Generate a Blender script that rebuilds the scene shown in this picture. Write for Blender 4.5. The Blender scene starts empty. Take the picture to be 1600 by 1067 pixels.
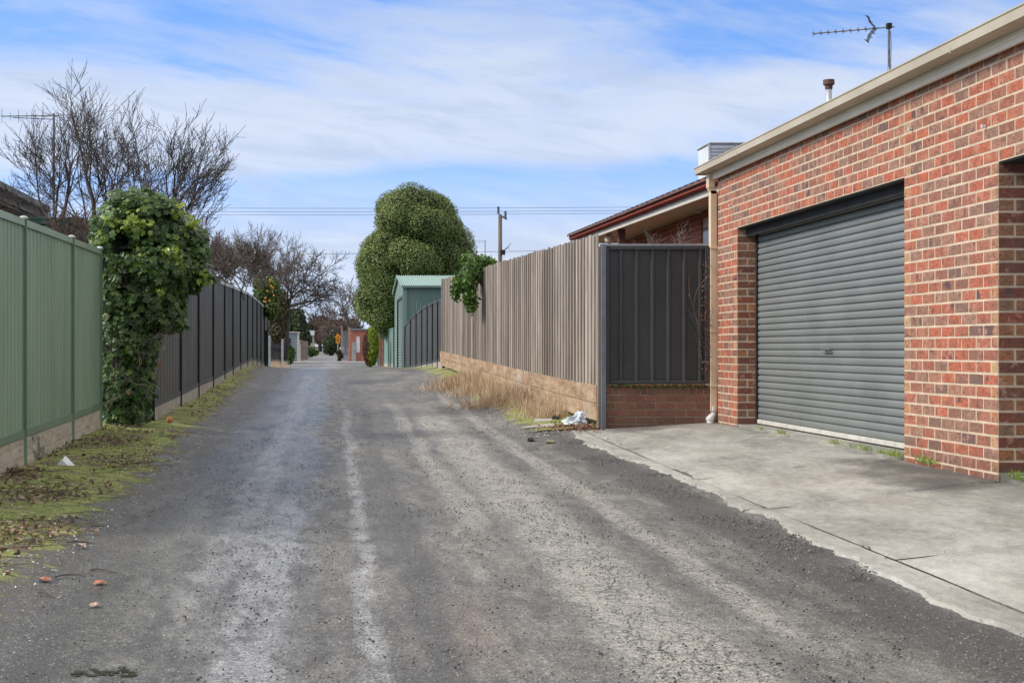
import bpy, math, random
import numpy as np
from mathutils import Vector, noise as mnoise
R = math.radians
sc = bpy.context.scene
COL = sc.collection
F = 2300.0           # focal length in photo pixels; camera looks along +Y, eye at z = 0
VX, VY = 522.0, 546.0
# ---------------------------------------------------------------- camera
cd = bpy.data.cameras.new('camera'); cam = bpy.data.objects.new('camera', cd); COL.objects.link(cam)
cam.location = (0, 0, 0); cam.rotation_euler = (R(90), 0, 0)
cd.sensor_width = 36; cd.lens = F/1600*36
cd.shift_x = (800-VX)/1600; cd.shift_y = (VY-533.5)/1600
cd.clip_start = .1; cd.clip_end = 4000
sc.camera = cam
sc.view_settings.view_transform = 'Standard'; sc.view_settings.look = 'None'
sc.view_settings.gamma = 1; sc.view_settings.exposure = 0.82
sc.cycles.use_denoising = True
sc.cycles.max_bounces = 6; sc.cycles.transparent_max_bounces = 6
# ---------------------------------------------------------------- node helper
class T:
    def __init__(s, nt): s.nt = nt; s.L = nt.links
    def put(s, sock, v):
        if v is None: return
        if isinstance(v, bpy.types.NodeSocket): s.L.new(v, sock)
        elif isinstance(v, (tuple, list)):
            if sock.type == 'RGBA' and len(v) == 3: v = (*v, 1)
            sock.default_value = v
        else:
            if sock.type == 'RGBA': v = (v, v, v, 1)
            elif sock.type == 'VECTOR': v = (v, v, v)
            sock.default_value = v
    def m(s, op, a, b=None, c=None, clamp=False):
        n = s.nt.nodes.new('ShaderNodeMath'); n.operation = op; n.use_clamp = clamp
        for i, v in enumerate((a, b, c)):
            if v is not None: s.put(n.inputs[i], v)
        return n.outputs[0]
    def vm(s, op, a, b=None):
        n = s.nt.nodes.new('ShaderNodeVectorMath'); n.operation = op
        s.put(n.inputs[0], a)
        if b is not None: s.put(n.inputs[1], b)
        return n.outputs[0]
    def mix(s, f, a, b, typ='MIX'):
        n = s.nt.nodes.new('ShaderNodeMix'); n.data_type = 'RGBA'; n.blend_type = typ; n.clamp_factor = True
        s.put(n.inputs[0], f); s.put(n.inputs[6], a); s.put(n.inputs[7], b); return n.outputs[2]
    def noise(s, v, scale, detail=4, rough=.6, dist=0):
        n = s.nt.nodes.new('ShaderNodeTexNoise'); s.put(n.inputs['Vector'], v)
        n.inputs['Scale'].default_value = scale; n.inputs['Detail'].default_value = detail
        n.inputs['Roughness'].default_value = rough; n.inputs['Distortion'].default_value = dist
        return n.outputs[0]
    def vor(s, v, scale, feat='F1', out=0, rnd=1):
        n = s.nt.nodes.new('ShaderNodeTexVoronoi'); s.put(n.inputs['Vector'], v); n.feature = feat
        n.inputs['Scale'].default_value = scale; n.inputs['Randomness'].default_value = rnd
        return n.outputs[out]
    def ss(s, v, a, b):      # smoothstep a..b -> 0..1
        n = s.nt.nodes.new('ShaderNodeMapRange'); n.interpolation_type = 'SMOOTHSTEP'
        s.put(n.inputs[0], v); n.inputs[1].default_value = a; n.inputs[2].default_value = b
        if a > b:
            n.inputs[1].default_value = b; n.inputs[2].default_value = a
            n.inputs[3].default_value = 1; n.inputs[4].default_value = 0
        return n.outputs[0]
    def ramp(s, f, stops, interp='LINEAR'):
        n = s.nt.nodes.new('ShaderNodeValToRGB'); n.color_ramp.interpolation = interp
        e = n.color_ramp.elements
        while len(e) < len(stops): e.new(.5)
        for i, (p, c) in enumerate(stops):
            e[i].position = p; e[i].color = (*c, 1) if len(c) == 3 else c
        s.put(n.inputs[0], f); return n.outputs[0]
    def sep(s, v):
        n = s.nt.nodes.new('ShaderNodeSeparateXYZ'); s.put(n.inputs[0], v); return n.outputs
    def comb(s, x, y, z):
        n = s.nt.nodes.new('ShaderNodeCombineXYZ')
        for i, v in enumerate((x, y, z)): s.put(n.inputs[i], v)
        return n.outputs[0]
    def geo(s, o): return s.nt.nodes.new('ShaderNodeNewGeometry').outputs[o]
    def tc(s, o): return s.nt.nodes.new('ShaderNodeTexCoord').outputs[o]
    def bump(s, h, dist, strength=1, normal=None):
        n = s.nt.nodes.new('ShaderNodeBump'); s.put(n.inputs['Height'], h)
        n.inputs['Distance'].default_value = dist; n.inputs['Strength'].default_value = strength
        if normal is not None: s.put(n.inputs['Normal'], normal)
        return n.outputs[0]
def newmat(name):
    m = bpy.data.materials.new(name); m.use_nodes = True
    t = T(m.node_tree); b = m.node_tree.nodes['Principled BSDF']
    return m, t, b
def M(name, c1, c2=None, rough=.8, scale=3, bump=.002, bscale=40, metal=0, stretch=(1, 1, 1), isl=0, spec=.5, grime=0, coord='pos', detail=5, ybrown=None):
    m, t, b = newmat(name)
    p = t.geo('Position') if coord == 'pos' else t.tc('Object')
    p = t.vm('MULTIPLY', p, stretch)
    n = t.noise(p, scale, detail, .62)
    if c2 is None: c2 = tuple(x*.72 for x in c1)
    f = t.ss(n, .32, .68)
    c = t.mix(f, c1, c2)
    if isl:
        r = t.geo('Random Per Island')
        k = t.m('MULTIPLY_ADD', r, isl*2, 1-isl)
        c = t.mix(1, c, t.comb(k, k, k), 'MULTIPLY')
    if grime:
        g = t.ss(t.noise(p, scale*.35, 6, .7, .4), .5, .75)
        c = t.mix(t.m('MULTIPLY', g, grime), c, tuple(x*.35 for x in c1))
    t.put(b.inputs['Base Color'], c)
    r = t.m('MULTIPLY_ADD', n, .2, rough-.1, clamp=True); t.put(b.inputs['Roughness'], r)
    b.inputs['Metallic'].default_value = metal; b.inputs['Specular IOR Level'].default_value = spec
    if bump: t.put(b.inputs['Normal'], t.bump(t.noise(p, bscale, 4, .6), bump))
    return m
# ---------------------------------------------------------------- world: sky and clouds
SUN_EL, SUN_AZ = 38, -98      # azimuth from +Y: sun to the left, a little behind the camera
w = bpy.data.worlds.new('World'); sc.world = w; w.use_nodes = True
t = T(w.node_tree); bg = w.node_tree.nodes['Background']
d = t.tc('Generated'); sx, sy, sz = t.sep(d)
sk = w.node_tree.nodes.new('ShaderNodeTexSky'); sk.sky_type = 'NISHITA'; sk.sun_disc = False
sk.sun_elevation = R(SUN_EL); sk.sun_rotation = R(SUN_AZ)
sk.air_density = 1.0; sk.dust_density = .5; sk.ozone_density = 3.0
up = t.vm('NORMALIZE', t.comb(sx, sy, t.m('MULTIPLY_ADD', t.m('MAXIMUM', sz, 0), 2.6, .14)))
t.put(sk.inputs['Vector'], up)
sky = t.mix(1, sk.outputs[0], (1.72, 2.1, 2.5), 'MULTIPLY')
el = t.m('DIVIDE', sz, t.m('MAXIMUM', t.m('ABSOLUTE', sy), .15))
az = t.m('DIVIDE', sx, t.m('MAXIMUM', t.m('ABSOLUTE', sy), .15))
q = t.comb(t.m('MULTIPLY', az, 5.0), t.m('MULTIPLY_ADD', el, 21.0, t.m('MULTIPLY', az, 2.6)), t.m('MULTIPLY', sy, 2))
n1 = t.noise(q, .62, 8, .58, .35)
q2 = t.comb(t.m('MULTIPLY', az, 12.0), t.m('MULTIPLY_ADD', el, 60.0, t.m('MULTIPLY', az, 9)), 3.7)
n2 = t.noise(q2, .8, 7, .62, .5)
# broad wispy band through the middle of the view, clear deep blue above it
dip = t.m('MULTIPLY_ADD', az, -.02, el)
band = t.m('MULTIPLY', t.ss(dip, .112, .135), t.ss(dip, .23, .165))
low = t.ss(el, .15, .06)
f = t.m('ADD', t.m('MULTIPLY', n1, 1.0), t.m('MULTIPLY', n2, .42))
f = t.m('ADD', f, t.m('MULTIPLY', band, .26))
f = t.m('ADD', f, t.m('MULTIPLY', t.ss(el, .19, .30), -.05))
cl = t.m('MULTIPLY', t.ss(f, .62, 1.0), .80)
cl = t.m('MAXIMUM', cl, t.m('MULTIPLY', low, t.m('MULTIPLY_ADD', n1, .35, .70)))
cloudc = t.mix(t.ss(t.m('ADD', n2, t.m('MULTIPLY', low, .12)), .40, .72), (5.7, 6.0, 6.5), (4.5, 5.0, 5.9))
high_fill = t.m('MULTIPLY', t.ss(el, .27, .55), t.m('MULTIPLY_ADD', n1, .3, .66))
cl = t.m('MAXIMUM', cl, high_fill); cloudc = t.mix(t.ss(el, .27, .5), cloudc, (9.6, 9.2, 8.7))  # unseen bright cloud above the frame, added to neutralise the blue skylight
skc = t.mix(cl, sky, cloudc)
t.put(bg.inputs['Color'], skc); bg.inputs['Strength'].default_value = .080
sl = bpy.data.lights.new('sun', 'SUN'); sl.energy = 2.1; sl.angle = R(10); sl.color = (1, .96, .9)
so = bpy.data.objects.new('sun', sl); COL.objects.link(so)
a, e = R(SUN_AZ), R(SUN_EL)
so.rotation_euler = Vector((math.sin(a)*math.cos(e), math.cos(a)*math.cos(e), math.sin(e))).to_track_quat('Z', 'Y').to_euler()
# ---------------------------------------------------------------- mesh helpers
def P(px, py, Y): return Vector(((px-VX)*Y/F, Y, (VY-py)*Y/F))
def PX(px, Y): return (px-VX)*Y/F
def PZ(py, Y): return (VY-py)*Y/F
def org(o):
    v = Vector((0, 0, 0))
    while o: v += o.location; o = o.parent
    return v
def tag(o, label=None, cat=None, group=None, kind=None):
    if label: o['label'] = label
    if cat: o['category'] = cat
    if group: o['group'] = group
    if kind: o['kind'] = kind
    return o
def thing(name, loc, label, cat, group=None):
    o = bpy.data.objects.new(name, None); o.empty_display_size = .2; COL.objects.link(o); o.location = loc
    return tag(o, label, cat, group)
def npmesh(name, V, FA, mats, parent=None, base=None, smooth=False, mi=None):
    """FA: (n,k) array, or list of arrays with differing k"""
    V = np.asarray(V, dtype=np.float64).reshape(-1, 3)
    if isinstance(FA, np.ndarray): FA = [FA]
    FA = [np.asarray(f, dtype=np.int32) for f in FA if len(f)]
    off = org(parent) if parent else Vector((0, 0, 0))
    loc = Vector((0, 0, 0))
    if parent is None:
        if base is None:
            base = ((V[:, 0].min()+V[:, 0].max())/2, (V[:, 1].min()+V[:, 1].max())/2, V[:, 2].min())
        loc = Vector(base); off = loc
    V = V-np.array(off)
    me = bpy.data.meshes.new(name)
    me.vertices.add(len(V)); me.vertices.foreach_set('co', V.astype(np.float32).ravel())
    loops = np.concatenate([f.ravel() for f in FA]); tot = np.concatenate([np.full(len(f), f.shape[1], dtype=np.int32) for f in FA])
    st = np.concatenate([[0], np.cumsum(tot)[:-1]]).astype(np.int32)
    me.loops.add(len(loops)); me.loops.foreach_set('vertex_index', loops.astype(np.int32))
    me.polygons.add(len(tot)); me.polygons.foreach_set('loop_start', st); me.polygons.foreach_set('loop_total', tot)
    if not isinstance(mats, (list, tuple)): mats = [mats]
    for m_ in mats: me.materials.append(m_)
    if mi is not None: me.polygons.foreach_set('material_index', np.asarray(mi, dtype=np.int32))
    me.update(calc_edges=True); me.validate()
    me.polygons.foreach_set('use_smooth', np.full(len(me.polygons), bool(smooth)))
    o = bpy.data.objects.new(name, me); COL.objects.link(o)
    if parent: o.parent = parent
    o.location = loc
    return o
class MB:
    def __init__(s): s.v = []; s.f = []; s.m = []
    def add(s, vs, fs, m=0):
        k = len(s.v); s.v += [tuple(x) for x in vs]
        for f in fs: s.f.append([i+k for i in f]); s.m.append(m)
        return s
    def box(s, a, b, m=0, bev=0):
        x0, y0, z0 = [min(a[i], b[i]) for i in range(3)]; x1, y1, z1 = [max(a[i], b[i]) for i in range(3)]
        if bev:
            bev = min(bev, (x1-x0)*.4, (y1-y0)*.4, (z1-z0)*.4)
            vs = []
            for X, sx_ in ((x0, 1), (x1, -1)):
                for Y, sy_ in ((y0, 1), (y1, -1)):
                    for Z, sz_ in ((z0, 1), (z1, -1)):
                        vs += [(X, Y+sy_*bev, Z+sz_*bev), (X+sx_*bev, Y, Z+sz_*bev), (X+sx_*bev, Y+sy_*bev, Z)]
            def I(i, j, k, a_): return (i*4+j*2+k)*3+a_
            fs = []
            for i in (0, 1): fs.append([I(i, 0, 0, 0), I(i, 0, 1, 0), I(i, 1, 1, 0), I(i, 1, 0, 0)][::1 if i == 0 else -1])
            for j in (0, 1): fs.append([I(0, j, 0, 1), I(1, j, 0, 1), I(1, j, 1, 1), I(0, j, 1, 1)][::1 if j == 0 else -1])
            for k in (0, 1): fs.append([I(0, 0, k, 2), I(0, 1, k, 2), I(1, 1, k, 2), I(1, 0, k, 2)][::1 if k == 0 else -1])
            for i in (0, 1):
                for j in (0, 1): fs.append([I(i, j, 0, 0), I(i, j, 1, 0), I(i, j, 1, 1), I(i, j, 0, 1)])
                for k in (0, 1): fs.append([I(i, 0, k, 0), I(i, 1, k, 0), I(i, 1, k, 2), I(i, 0, k, 2)])
            for j in (0, 1):
                for k in (0, 1): fs.append([I(0, j, k, 1), I(1, j, k, 1), I(1, j, k, 2), I(0, j, k, 2)])
            for i in (0, 1):
                for j in (0, 1):
                    for k in (0, 1): fs.append([I(i, j, k, 0), I(i, j, k, 1), I(i, j, k, 2)])
            return s.add(vs, fs, m)
        vs = [(x0, y0, z0), (x1, y0, z0), (x1, y1, z0), (x0, y1, z0), (x0, y0, z1), (x1, y0, z1), (x1, y1, z1), (x0, y1, z1)]
        return s.add(vs, [(0, 3, 2, 1), (4, 5, 6, 7), (0, 1, 5, 4), (1, 2, 6, 5), (2, 3, 7, 6), (3, 0, 4, 7)], m)
    def hexa(s, lo, hi, m=0):     # lo, hi: 4 points each
        return s.add(list(lo)+list(hi), [(0, 3, 2, 1), (4, 5, 6, 7), (0, 1, 5, 4), (1, 2, 6, 5), (2, 3, 7, 6), (3, 0, 4, 7)], m)
    def tube(s, pts, rs, n=6, m=0, cap=True):
        pts = [Vector(p) for p in pts]
        if not isinstance(rs, (list, tuple)): rs = [rs]*len(pts)
        k = len(s.v); prev = None
        for i, p in enumerate(pts):
            dd = (pts[min(i+1, len(pts)-1)]-pts[max(i-1, 0)])
            if dd.length < 1e-9: dd = Vector((0, 0, 1))
            dd.normalize()
            if prev is None:
                a_ = dd.cross(Vector((0, 0, 1)) if abs(dd.z) < .9 else Vector((1, 0, 0))).normalized()
            else: a_ = (prev-dd*prev.dot(dd)).normalized()
            prev = a_; b_ = dd.cross(a_)
            for j in range(n):
                an = 2*math.pi*j/n+math.pi/4
                s.v.append(tuple(p+(a_*math.cos(an)+b_*math.sin(an))*rs[i]))
        for i in range(len(pts)-1):
            for j in range(n):
                j2 = (j+1) % n
                s.f.append([k+i*n+j, k+i*n+j2, k+(i+1)*n+j2, k+(i+1)*n+j]); s.m.append(m)
        if cap:
            s.f.append([k+j for j in range(n)][::-1]); s.m.append(m)
            e_ = k+(len(pts)-1)*n; s.f.append([e_+j for j in range(n)]); s.m.append(m)
        return s
    def extr(s, prof, p0, p1, m=0, closed=True, cap=True):
        """sweep (x,z) profile between two points along Y"""
        k = len(s.v); n = len(prof)
        for p in (p0, p1):
            for (x, z) in prof: s.v.append((p[0]+x, p[1], p[2]+z))
        for j in range(n if closed else n-1):
            j2 = (j+1) % n
            s.f.append([k+j, k+j2, k+n+j2, k+n+j]); s.m.append(m)
        if closed and cap:
            s.f.append([k+j for j in range(n)][::-1]); s.m.append(m)
            s.f.append([k+n+j for j in range(n)]); s.m.append(m)
        return s
    def build(s, name, mats, parent=None, smooth=False, base=None):
        if not s.f: return None
        by = {}
        order = []
        for f, m_ in zip(s.f, s.m): by.setdefault(len(f), []).append((f, m_))
        FA = []; mi = []
        for k, l in by.items():
            FA.append(np.array([a_[0] for a_ in l])); mi += [a_[1] for a_ in l]
        return npmesh(name, np.array(s.v), FA, mats, parent, base, smooth, mi)
def rotmats(n, rng, nrm=None, tilt=.6):
    """n random 3x3 frames whose third axis is near the normals"""
    if nrm is None: z = rng.normal(size=(n, 3))
    else: z = nrm+rng.normal(size=(n, 3))*tilt
    z /= np.linalg.norm(z, axis=1)[:, None]+1e-9
    x = rng.normal(size=(n, 3)); x -= (x*z).sum(1)[:, None]*z; x /= np.linalg.norm(x, axis=1)[:, None]+1e-9
    y = np.cross(z, x)
    return np.stack([x, y, z], axis=2)
def scatter(name, tv, tf, pts, frames, sizes, mats, parent=None, mi=None, base=None):
    """instances of a template baked to one mesh"""
    tv = np.asarray(tv, float); n = len(pts)
    V = np.einsum('nij,kj->nki', frames, tv)*np.asarray(sizes).reshape(n, 1, -1)+np.asarray(pts)[:, None, :]
    off = (np.arange(n)*len(tv))[:, None, None]
    FA = []; MI = []
    for f in tf:
        f = np.asarray(f)
        if f.ndim == 1: f = f[None, :]
        FA.append((f[None]+off).reshape(-1, f.shape[1]))
        if mi is not None: MI.append(np.repeat(np.asarray(mi), f.shape[0]))
    return npmesh(name, V.reshape(-1, 3), FA, mats, parent, base, False, np.concatenate(MI) if mi is not None else None)
LEAF = ([(0, 0, 0), (.28, .3, .06), (.24, .7, .03), (0, 1, -.08), (-.24, .7, .03), (-.28, .3, .06)], [[(0, 1, 2, 3), (0, 3, 4, 5)]])
IVY = ([(0, 0, 0), (.42, .08, .02), (.30, .38, .05), (.52, .62, -.02), (.18, .66, .05), (0, 1.05, -.08),
        (-.18, .66, .05), (-.52, .62, -.02), (-.30, .38, .05), (-.42, .08, .02)],
       [[(0, 1, 2), (0, 2, 4), (2, 3, 4), (0, 4, 5), (0, 5, 6), (0, 6, 8), (6, 7, 8), (0, 8, 9)]])
def lobes_pts(lobes, n, rng, shell=(.72, 1.04)):
    """points near the surface of a union of ellipsoids, with outward normals"""
    L = np.array(lobes, float); wgt = (L[:, 3]*L[:, 5]+L[:, 4]*L[:, 5]+L[:, 3]*L[:, 4]); wgt /= wgt.sum()
    k = rng.choice(len(L), size=int(n*1.7), p=wgt)
    u = rng.normal(size=(len(k), 3)); u /= np.linalg.norm(u, axis=1)[:, None]
    r = rng.uniform(shell[0], shell[1], size=len(k))
    c = L[k, :3]; s_ = L[k, 3:6]; p = c+u*s_*r[:, None]
    keep = np.ones(len(k), bool)
    for i in range(len(L)):
        q_ = ((p-L[i, :3])/L[i, 3:6]); keep &= ~(((q_**2).sum(1) < shell[0]**2*.8) & (k != i))
    nr = u/s_; nr /= np.linalg.norm(nr, axis=1)[:, None]
    p, nr, k = p[keep], nr[keep], k[keep]
    return p[:n], nr[:n], k[:n]
def leafmat(name, stops, rough=.45, trans=.25, nscale=1.2, spec=.4):
    m, t, b = newmat(name)
    r = t.geo('Random Per Island'); n = t.noise(t.geo('Position'), nscale, 3, .6)
    f = t.m('ADD', t.m('MULTIPLY', r, .62), t.m('MULTIPLY', t.ss(n, .3, .7), .38))
    c = t.ramp(f, stops); t.put(b.inputs['Base Color'], c)
    b.inputs['Roughness'].default_value = rough; b.inputs['Specular IOR Level'].default_value = spec
    tr = m.node_tree.nodes.new('ShaderNodeBsdfTranslucent'); t.put(tr.inputs[0], c)
    mx = m.node_tree.nodes.new('ShaderNodeMixShader'); mx.inputs[0].default_value = trans
    t.L.new(b.outputs[0], mx.inputs[1]); t.L.new(tr.outputs[0], mx.inputs[2])
    t.L.new(mx.outputs[0], m.node_tree.nodes['Material Output'].inputs[0])
    return m
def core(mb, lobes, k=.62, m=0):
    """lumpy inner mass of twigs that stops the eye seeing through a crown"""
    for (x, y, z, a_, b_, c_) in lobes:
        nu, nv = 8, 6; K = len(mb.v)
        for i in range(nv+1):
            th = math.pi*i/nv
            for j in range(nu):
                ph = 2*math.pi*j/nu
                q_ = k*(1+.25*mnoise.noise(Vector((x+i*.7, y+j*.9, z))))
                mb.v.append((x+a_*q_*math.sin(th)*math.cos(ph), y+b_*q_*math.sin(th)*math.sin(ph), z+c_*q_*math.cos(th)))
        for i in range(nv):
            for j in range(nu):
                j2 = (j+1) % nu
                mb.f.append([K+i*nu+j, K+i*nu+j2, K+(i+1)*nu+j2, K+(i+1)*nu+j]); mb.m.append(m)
# ---------------------------------------------------------------- ground shape
YS = [-10, 0, 6, 12, 18, 24, 30, 36, 40, 45, 51, 60, 75, 82, 100, 150, 300, 460, 700, 1500]
LV = {
 -3.0: [-1.2, -1.15, -1.1, -1.06, -.91, -.82, -.645, -.49, -.455, -.53, -.64, -.70, -.72, -.72, -.75, -.75, -.65, .8, 2.2, 4],
 -2.2: [-1.2, -1.17, -1.12, -1.07, -.93, -.83, -.66, -.50, -.46, -.53, -.64, -.70, -.72, -.72, -.75, -.75, -.65, .8, 2.2, 4],
 -1.4: [-1.32, -1.27, -1.2, -1.13, -1.03, -.94, -.81, -.66, -.58, -.60, -.66, -.72, -.70, -.70, -.75, -.75, -.65, .8, 2.2, 4],
 0.5: [-1.34, -1.29, -1.22, -1.15, -1.06, -.95, -.82, -.68, -.61, -.61, -.65, -.71, -.69, -.69, -.75, -.75, -.65, .8, 2.2, 4],
 2.2: [-1.33, -1.28, -1.19, -1.12, -1.02, -.90, -.75, -.60, -.55, -.58, -.65, -.71, -.70, -.70, -.75, -.75, -.65, .8, 2.2, 4],
 3.1: [-1.26, -1.21, -1.14, -1.07, -.965, -.74, -.58, -.42, -.45, -.54, -.66, -.71, -.71, -.71, -.75, -.75, -.65, .8, 2.2, 4],
 4.6: [-.97, -.95, -.92, -.885, -.865, -.72, -.56, -.41, -.44, -.54, -.66, -.71, -.71, -.71, -.75, -.75, -.65, .8, 2.2, 4],
}
XS = sorted(LV)
def g(x, y):
    vals = [float(np.interp(y, YS, LV[k])) for k in XS]
    z = float(np.interp(x, XS, vals))
    return z
_G = np.array([LV[k] for k in XS])
def gv(x, y):
    x = np.asarray(x, float); y = np.asarray(y, float)
    V = np.stack([np.interp(y, YS, LV[k]) for k in XS])
    xi = np.clip(x, XS[0], XS[-1]); out = np.zeros_like(xi)
    for i in range(len(XS)-1):
        a_, b_ = XS[i], XS[i+1]; mk = (xi >= a_) & (xi <= b_); f_ = (xi-a_)/(b_-a_)
        out = np.where(mk, V[i]*(1-f_)+V[i+1]*f_, out)
    return out
def grid(name, xs, ys, zf, mat, dz=0, warp=None):
    X, Y = np.meshgrid(xs, ys)
    if warp: X = warp(X, Y)
    Z = zf(X, Y)+dz; nx, ny = len(xs), len(ys)
    V = np.stack([X, Y, Z], axis=2).reshape(-1, 3)
    i = np.arange(nx-1)[None, :]+np.arange(ny-1)[:, None]*nx
    FA = np.stack([i, i+1, i+1+nx, i+nx], axis=2).reshape(-1, 4)
    return npmesh(name, V, FA, mat, None, (0, 0, 0), True)
def fbm(x, y, s, o=0):
    return np.vectorize(lambda a_, b_: mnoise.fractal(Vector((a_*s+o, b_*s, o)), 1, 2, 4))(x, y)
# ================================================================ SETTING
def gravel_layers(t, pos):
    """returns (colour, bump height) of wet, patched tar and gravel; all patches are wear with a place of their own"""
    x, y, z = t.sep(pos)
    wob = t.m('MULTIPLY_ADD', t.noise(t.comb(0, t.m('MULTIPLY', y, .25), 0), 1, 4), .34, -.17)
    xw = t.m('ADD', x, wob)
    st = t.comb(t.m('MULTIPLY', x, 1.0), t.m('MULTIPLY', y, .22), 0)
    big = t.noise(st, 1.7, 6, .65, .3)
    mid = t.noise(t.comb(x, t.m('MULTIPLY', y, .32), 5), 7, 7, .74, .2); med = t.noise(pos, 24, 5, .75)
    fine = t.noise(pos, 85, 4, .8)
    c = t.ramp(t.m('ADD', t.m('MULTIPLY', big, .5), t.m('MULTIPLY', mid, .5)),
               [(.36, (.056, .052, .045)), (.46, (.098, .092, .081)), (.54, (.155, .147, .130)), (.65, (.26, .247, .222))])
    def track(x0, wd, y0, y1, amp, thr=.5, nz=mid):
        dx = t.m('DIVIDE', t.m('SUBTRACT', xw, x0), wd)
        gsn = t.m('EXPONENT', t.m('MULTIPLY', t.m('MULTIPLY', dx, dx), -1))
        gsn = t.m('MULTIPLY', gsn, t.ss(y, y1*1.15, y1*.85))
        if y0 > 0: gsn = t.m('MULTIPLY', gsn, t.ss(y, y0*.85, y0*1.15))
        return t.m('MULTIPLY', t.ss(t.m('ADD', gsn, t.m('MULTIPLY_ADD', nz, 1.2, -.6)), thr-.28, thr+.28), amp)
    # pale worn strip of dust-bound tar on the right half, broken by cracks
    bq = t.noise(t.comb(x, t.m('MULTIPLY', y, .3), 2), 2.6, 7, .75, .4)
    pale = t.m('MAXIMUM', track(1.38, .30, 0, 24, 1, .52, bq), track(1.95, .12, 6, 28, .9, .6, bq))
    pale = t.m('MAXIMUM', pale, track(.95, .16, 9, 26, .8, .68, bq))
    cv = t.vm('ADD', t.vm('MULTIPLY', pos, (1, .75, 0)), t.vm('MULTIPLY', t.comb(mid, big, 0), (.12, .12, 0)))
    crk = t.vor(cv, 9, 'DISTANCE_TO_EDGE'); crk2 = t.vor(cv, 26, 'DISTANCE_TO_EDGE')
    crack = t.m('MULTIPLY', t.ss(t.m('MINIMUM', crk, t.m('MULTIPLY_ADD', crk2, .8, .012)), .045, .012), t.ss(mid, .42, .56))
    palec = t.mix(t.m('MULTIPLY', crack, .8), (.315, .298, .262), (.10, .097, .09))
    c = t.mix(t.m('MULTIPLY', pale, t.ss(fine, .25, .45)), c, palec)
    # light dried tyre tracks left of the middle
    tk = t.m('MAXIMUM', track(-.34, .15, 0, 11, .75, .5), track(.17, .09, 0, 26, .75, .72, bq))
    tk = t.m('MAXIMUM', tk, track(-.62, .17, 7, 40, .55, .6))
    tk = t.m('MAXIMUM', tk, track(-.1, .5, 24, 90, .35, .6))
    tread = t.m('MULTIPLY_ADD', t.noise(t.comb(t.m('MULTIPLY', x, 60), t.m('MULTIPLY', y, 1.5), 0), 1, 2), .8, .55)
    c = t.mix(t.m('MULTIPLY', t.m('MULTIPLY', tk, t.ss(mid, .32, .56)), t.m('MULTIPLY', tread, t.ss(fine, .3, .52))), c, (.36, .36, .36))
    # rusty brown dirt in the middle foreground
    rs = t.m('MULTIPLY', track(.62, .2, 5.4, 7.6, .5, .7, bq), .8)
    c = t.mix(rs, c, (.20, .145, .11))
    # damp darker tar along the verge and along the slab
    dk = t.m('MAXIMUM', track(-1.35, .35, 0, 30, .55, .5), track(2.58, .22, 0, 17, .8, .5, bq))
    dk = t.m('MAXIMUM', dk, track(.45, .10, 0, 24, .45, .55))
    c = t.mix(dk, c, (.058, .054, .048))
    # individual stones, pale and dark
    vd = t.vor(pos, 75, 'F1', 0); vc = t.vor(pos, 75, 'F1', 1); sr = t.sep(vc)[0]
    stone = t.ss(vd, .42, .22)
    lightst = t.m('MULTIPLY', stone, t.ss(sr, .88, .93))
    darkst = t.m('MULTIPLY', t.ss(vd, .55, .3), t.ss(sr, .20, .12))
    c = t.mix(t.m('MULTIPLY', darkst, .75), c, (.045, .044, .043))
    c = t.mix(t.m('MULTIPLY', lightst, .75), c, (.46, .45, .42))
    c = t.mix(.8, c, t.mix(1, c, t.ramp(fine, [(.3, (.3, .3, .3)), (.5, (1, 1, 1)), (.7, (2.0, 2.0, 1.95))]), 'MULTIPLY'))
    c = t.mix(.45, c, t.mix(1, c, t.ramp(med, [(.34, (.38, .38, .37)), (.5, (1, 1, 1)), (.64, (1.7, 1.68, 1.62))]), 'MULTIPLY'))
    rough = t.m('ADD', t.m('MULTIPLY', big, .6), .28)
    rough = t.m('SUBTRACT', rough, t.m('MULTIPLY', track(-.7, .6, 0, 60, 1, .45), .30))
    h = t.m('ADD', t.m('ADD', t.m('MULTIPLY', fine, .5), t.m('MULTIPLY', med, .6)), t.m('MULTIPLY', t.m('SUBTRACT', 1, vd), .4))
    h = t.m('SUBTRACT', h, t.m('MULTIPLY', t.m('MULTIPLY', crack, pale), .8))
    return c, h, rough
def lane_material():
    m, t, b = newmat('lane gravel and tar'); p = t.geo('Position')
    c, h, r = gravel_layers(t, p)
    t.put(b.inputs['Base Color'], c); t.put(b.inputs['Roughness'], r); t.put(b.inputs['Normal'], t.bump(h, .012))
    return m
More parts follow.
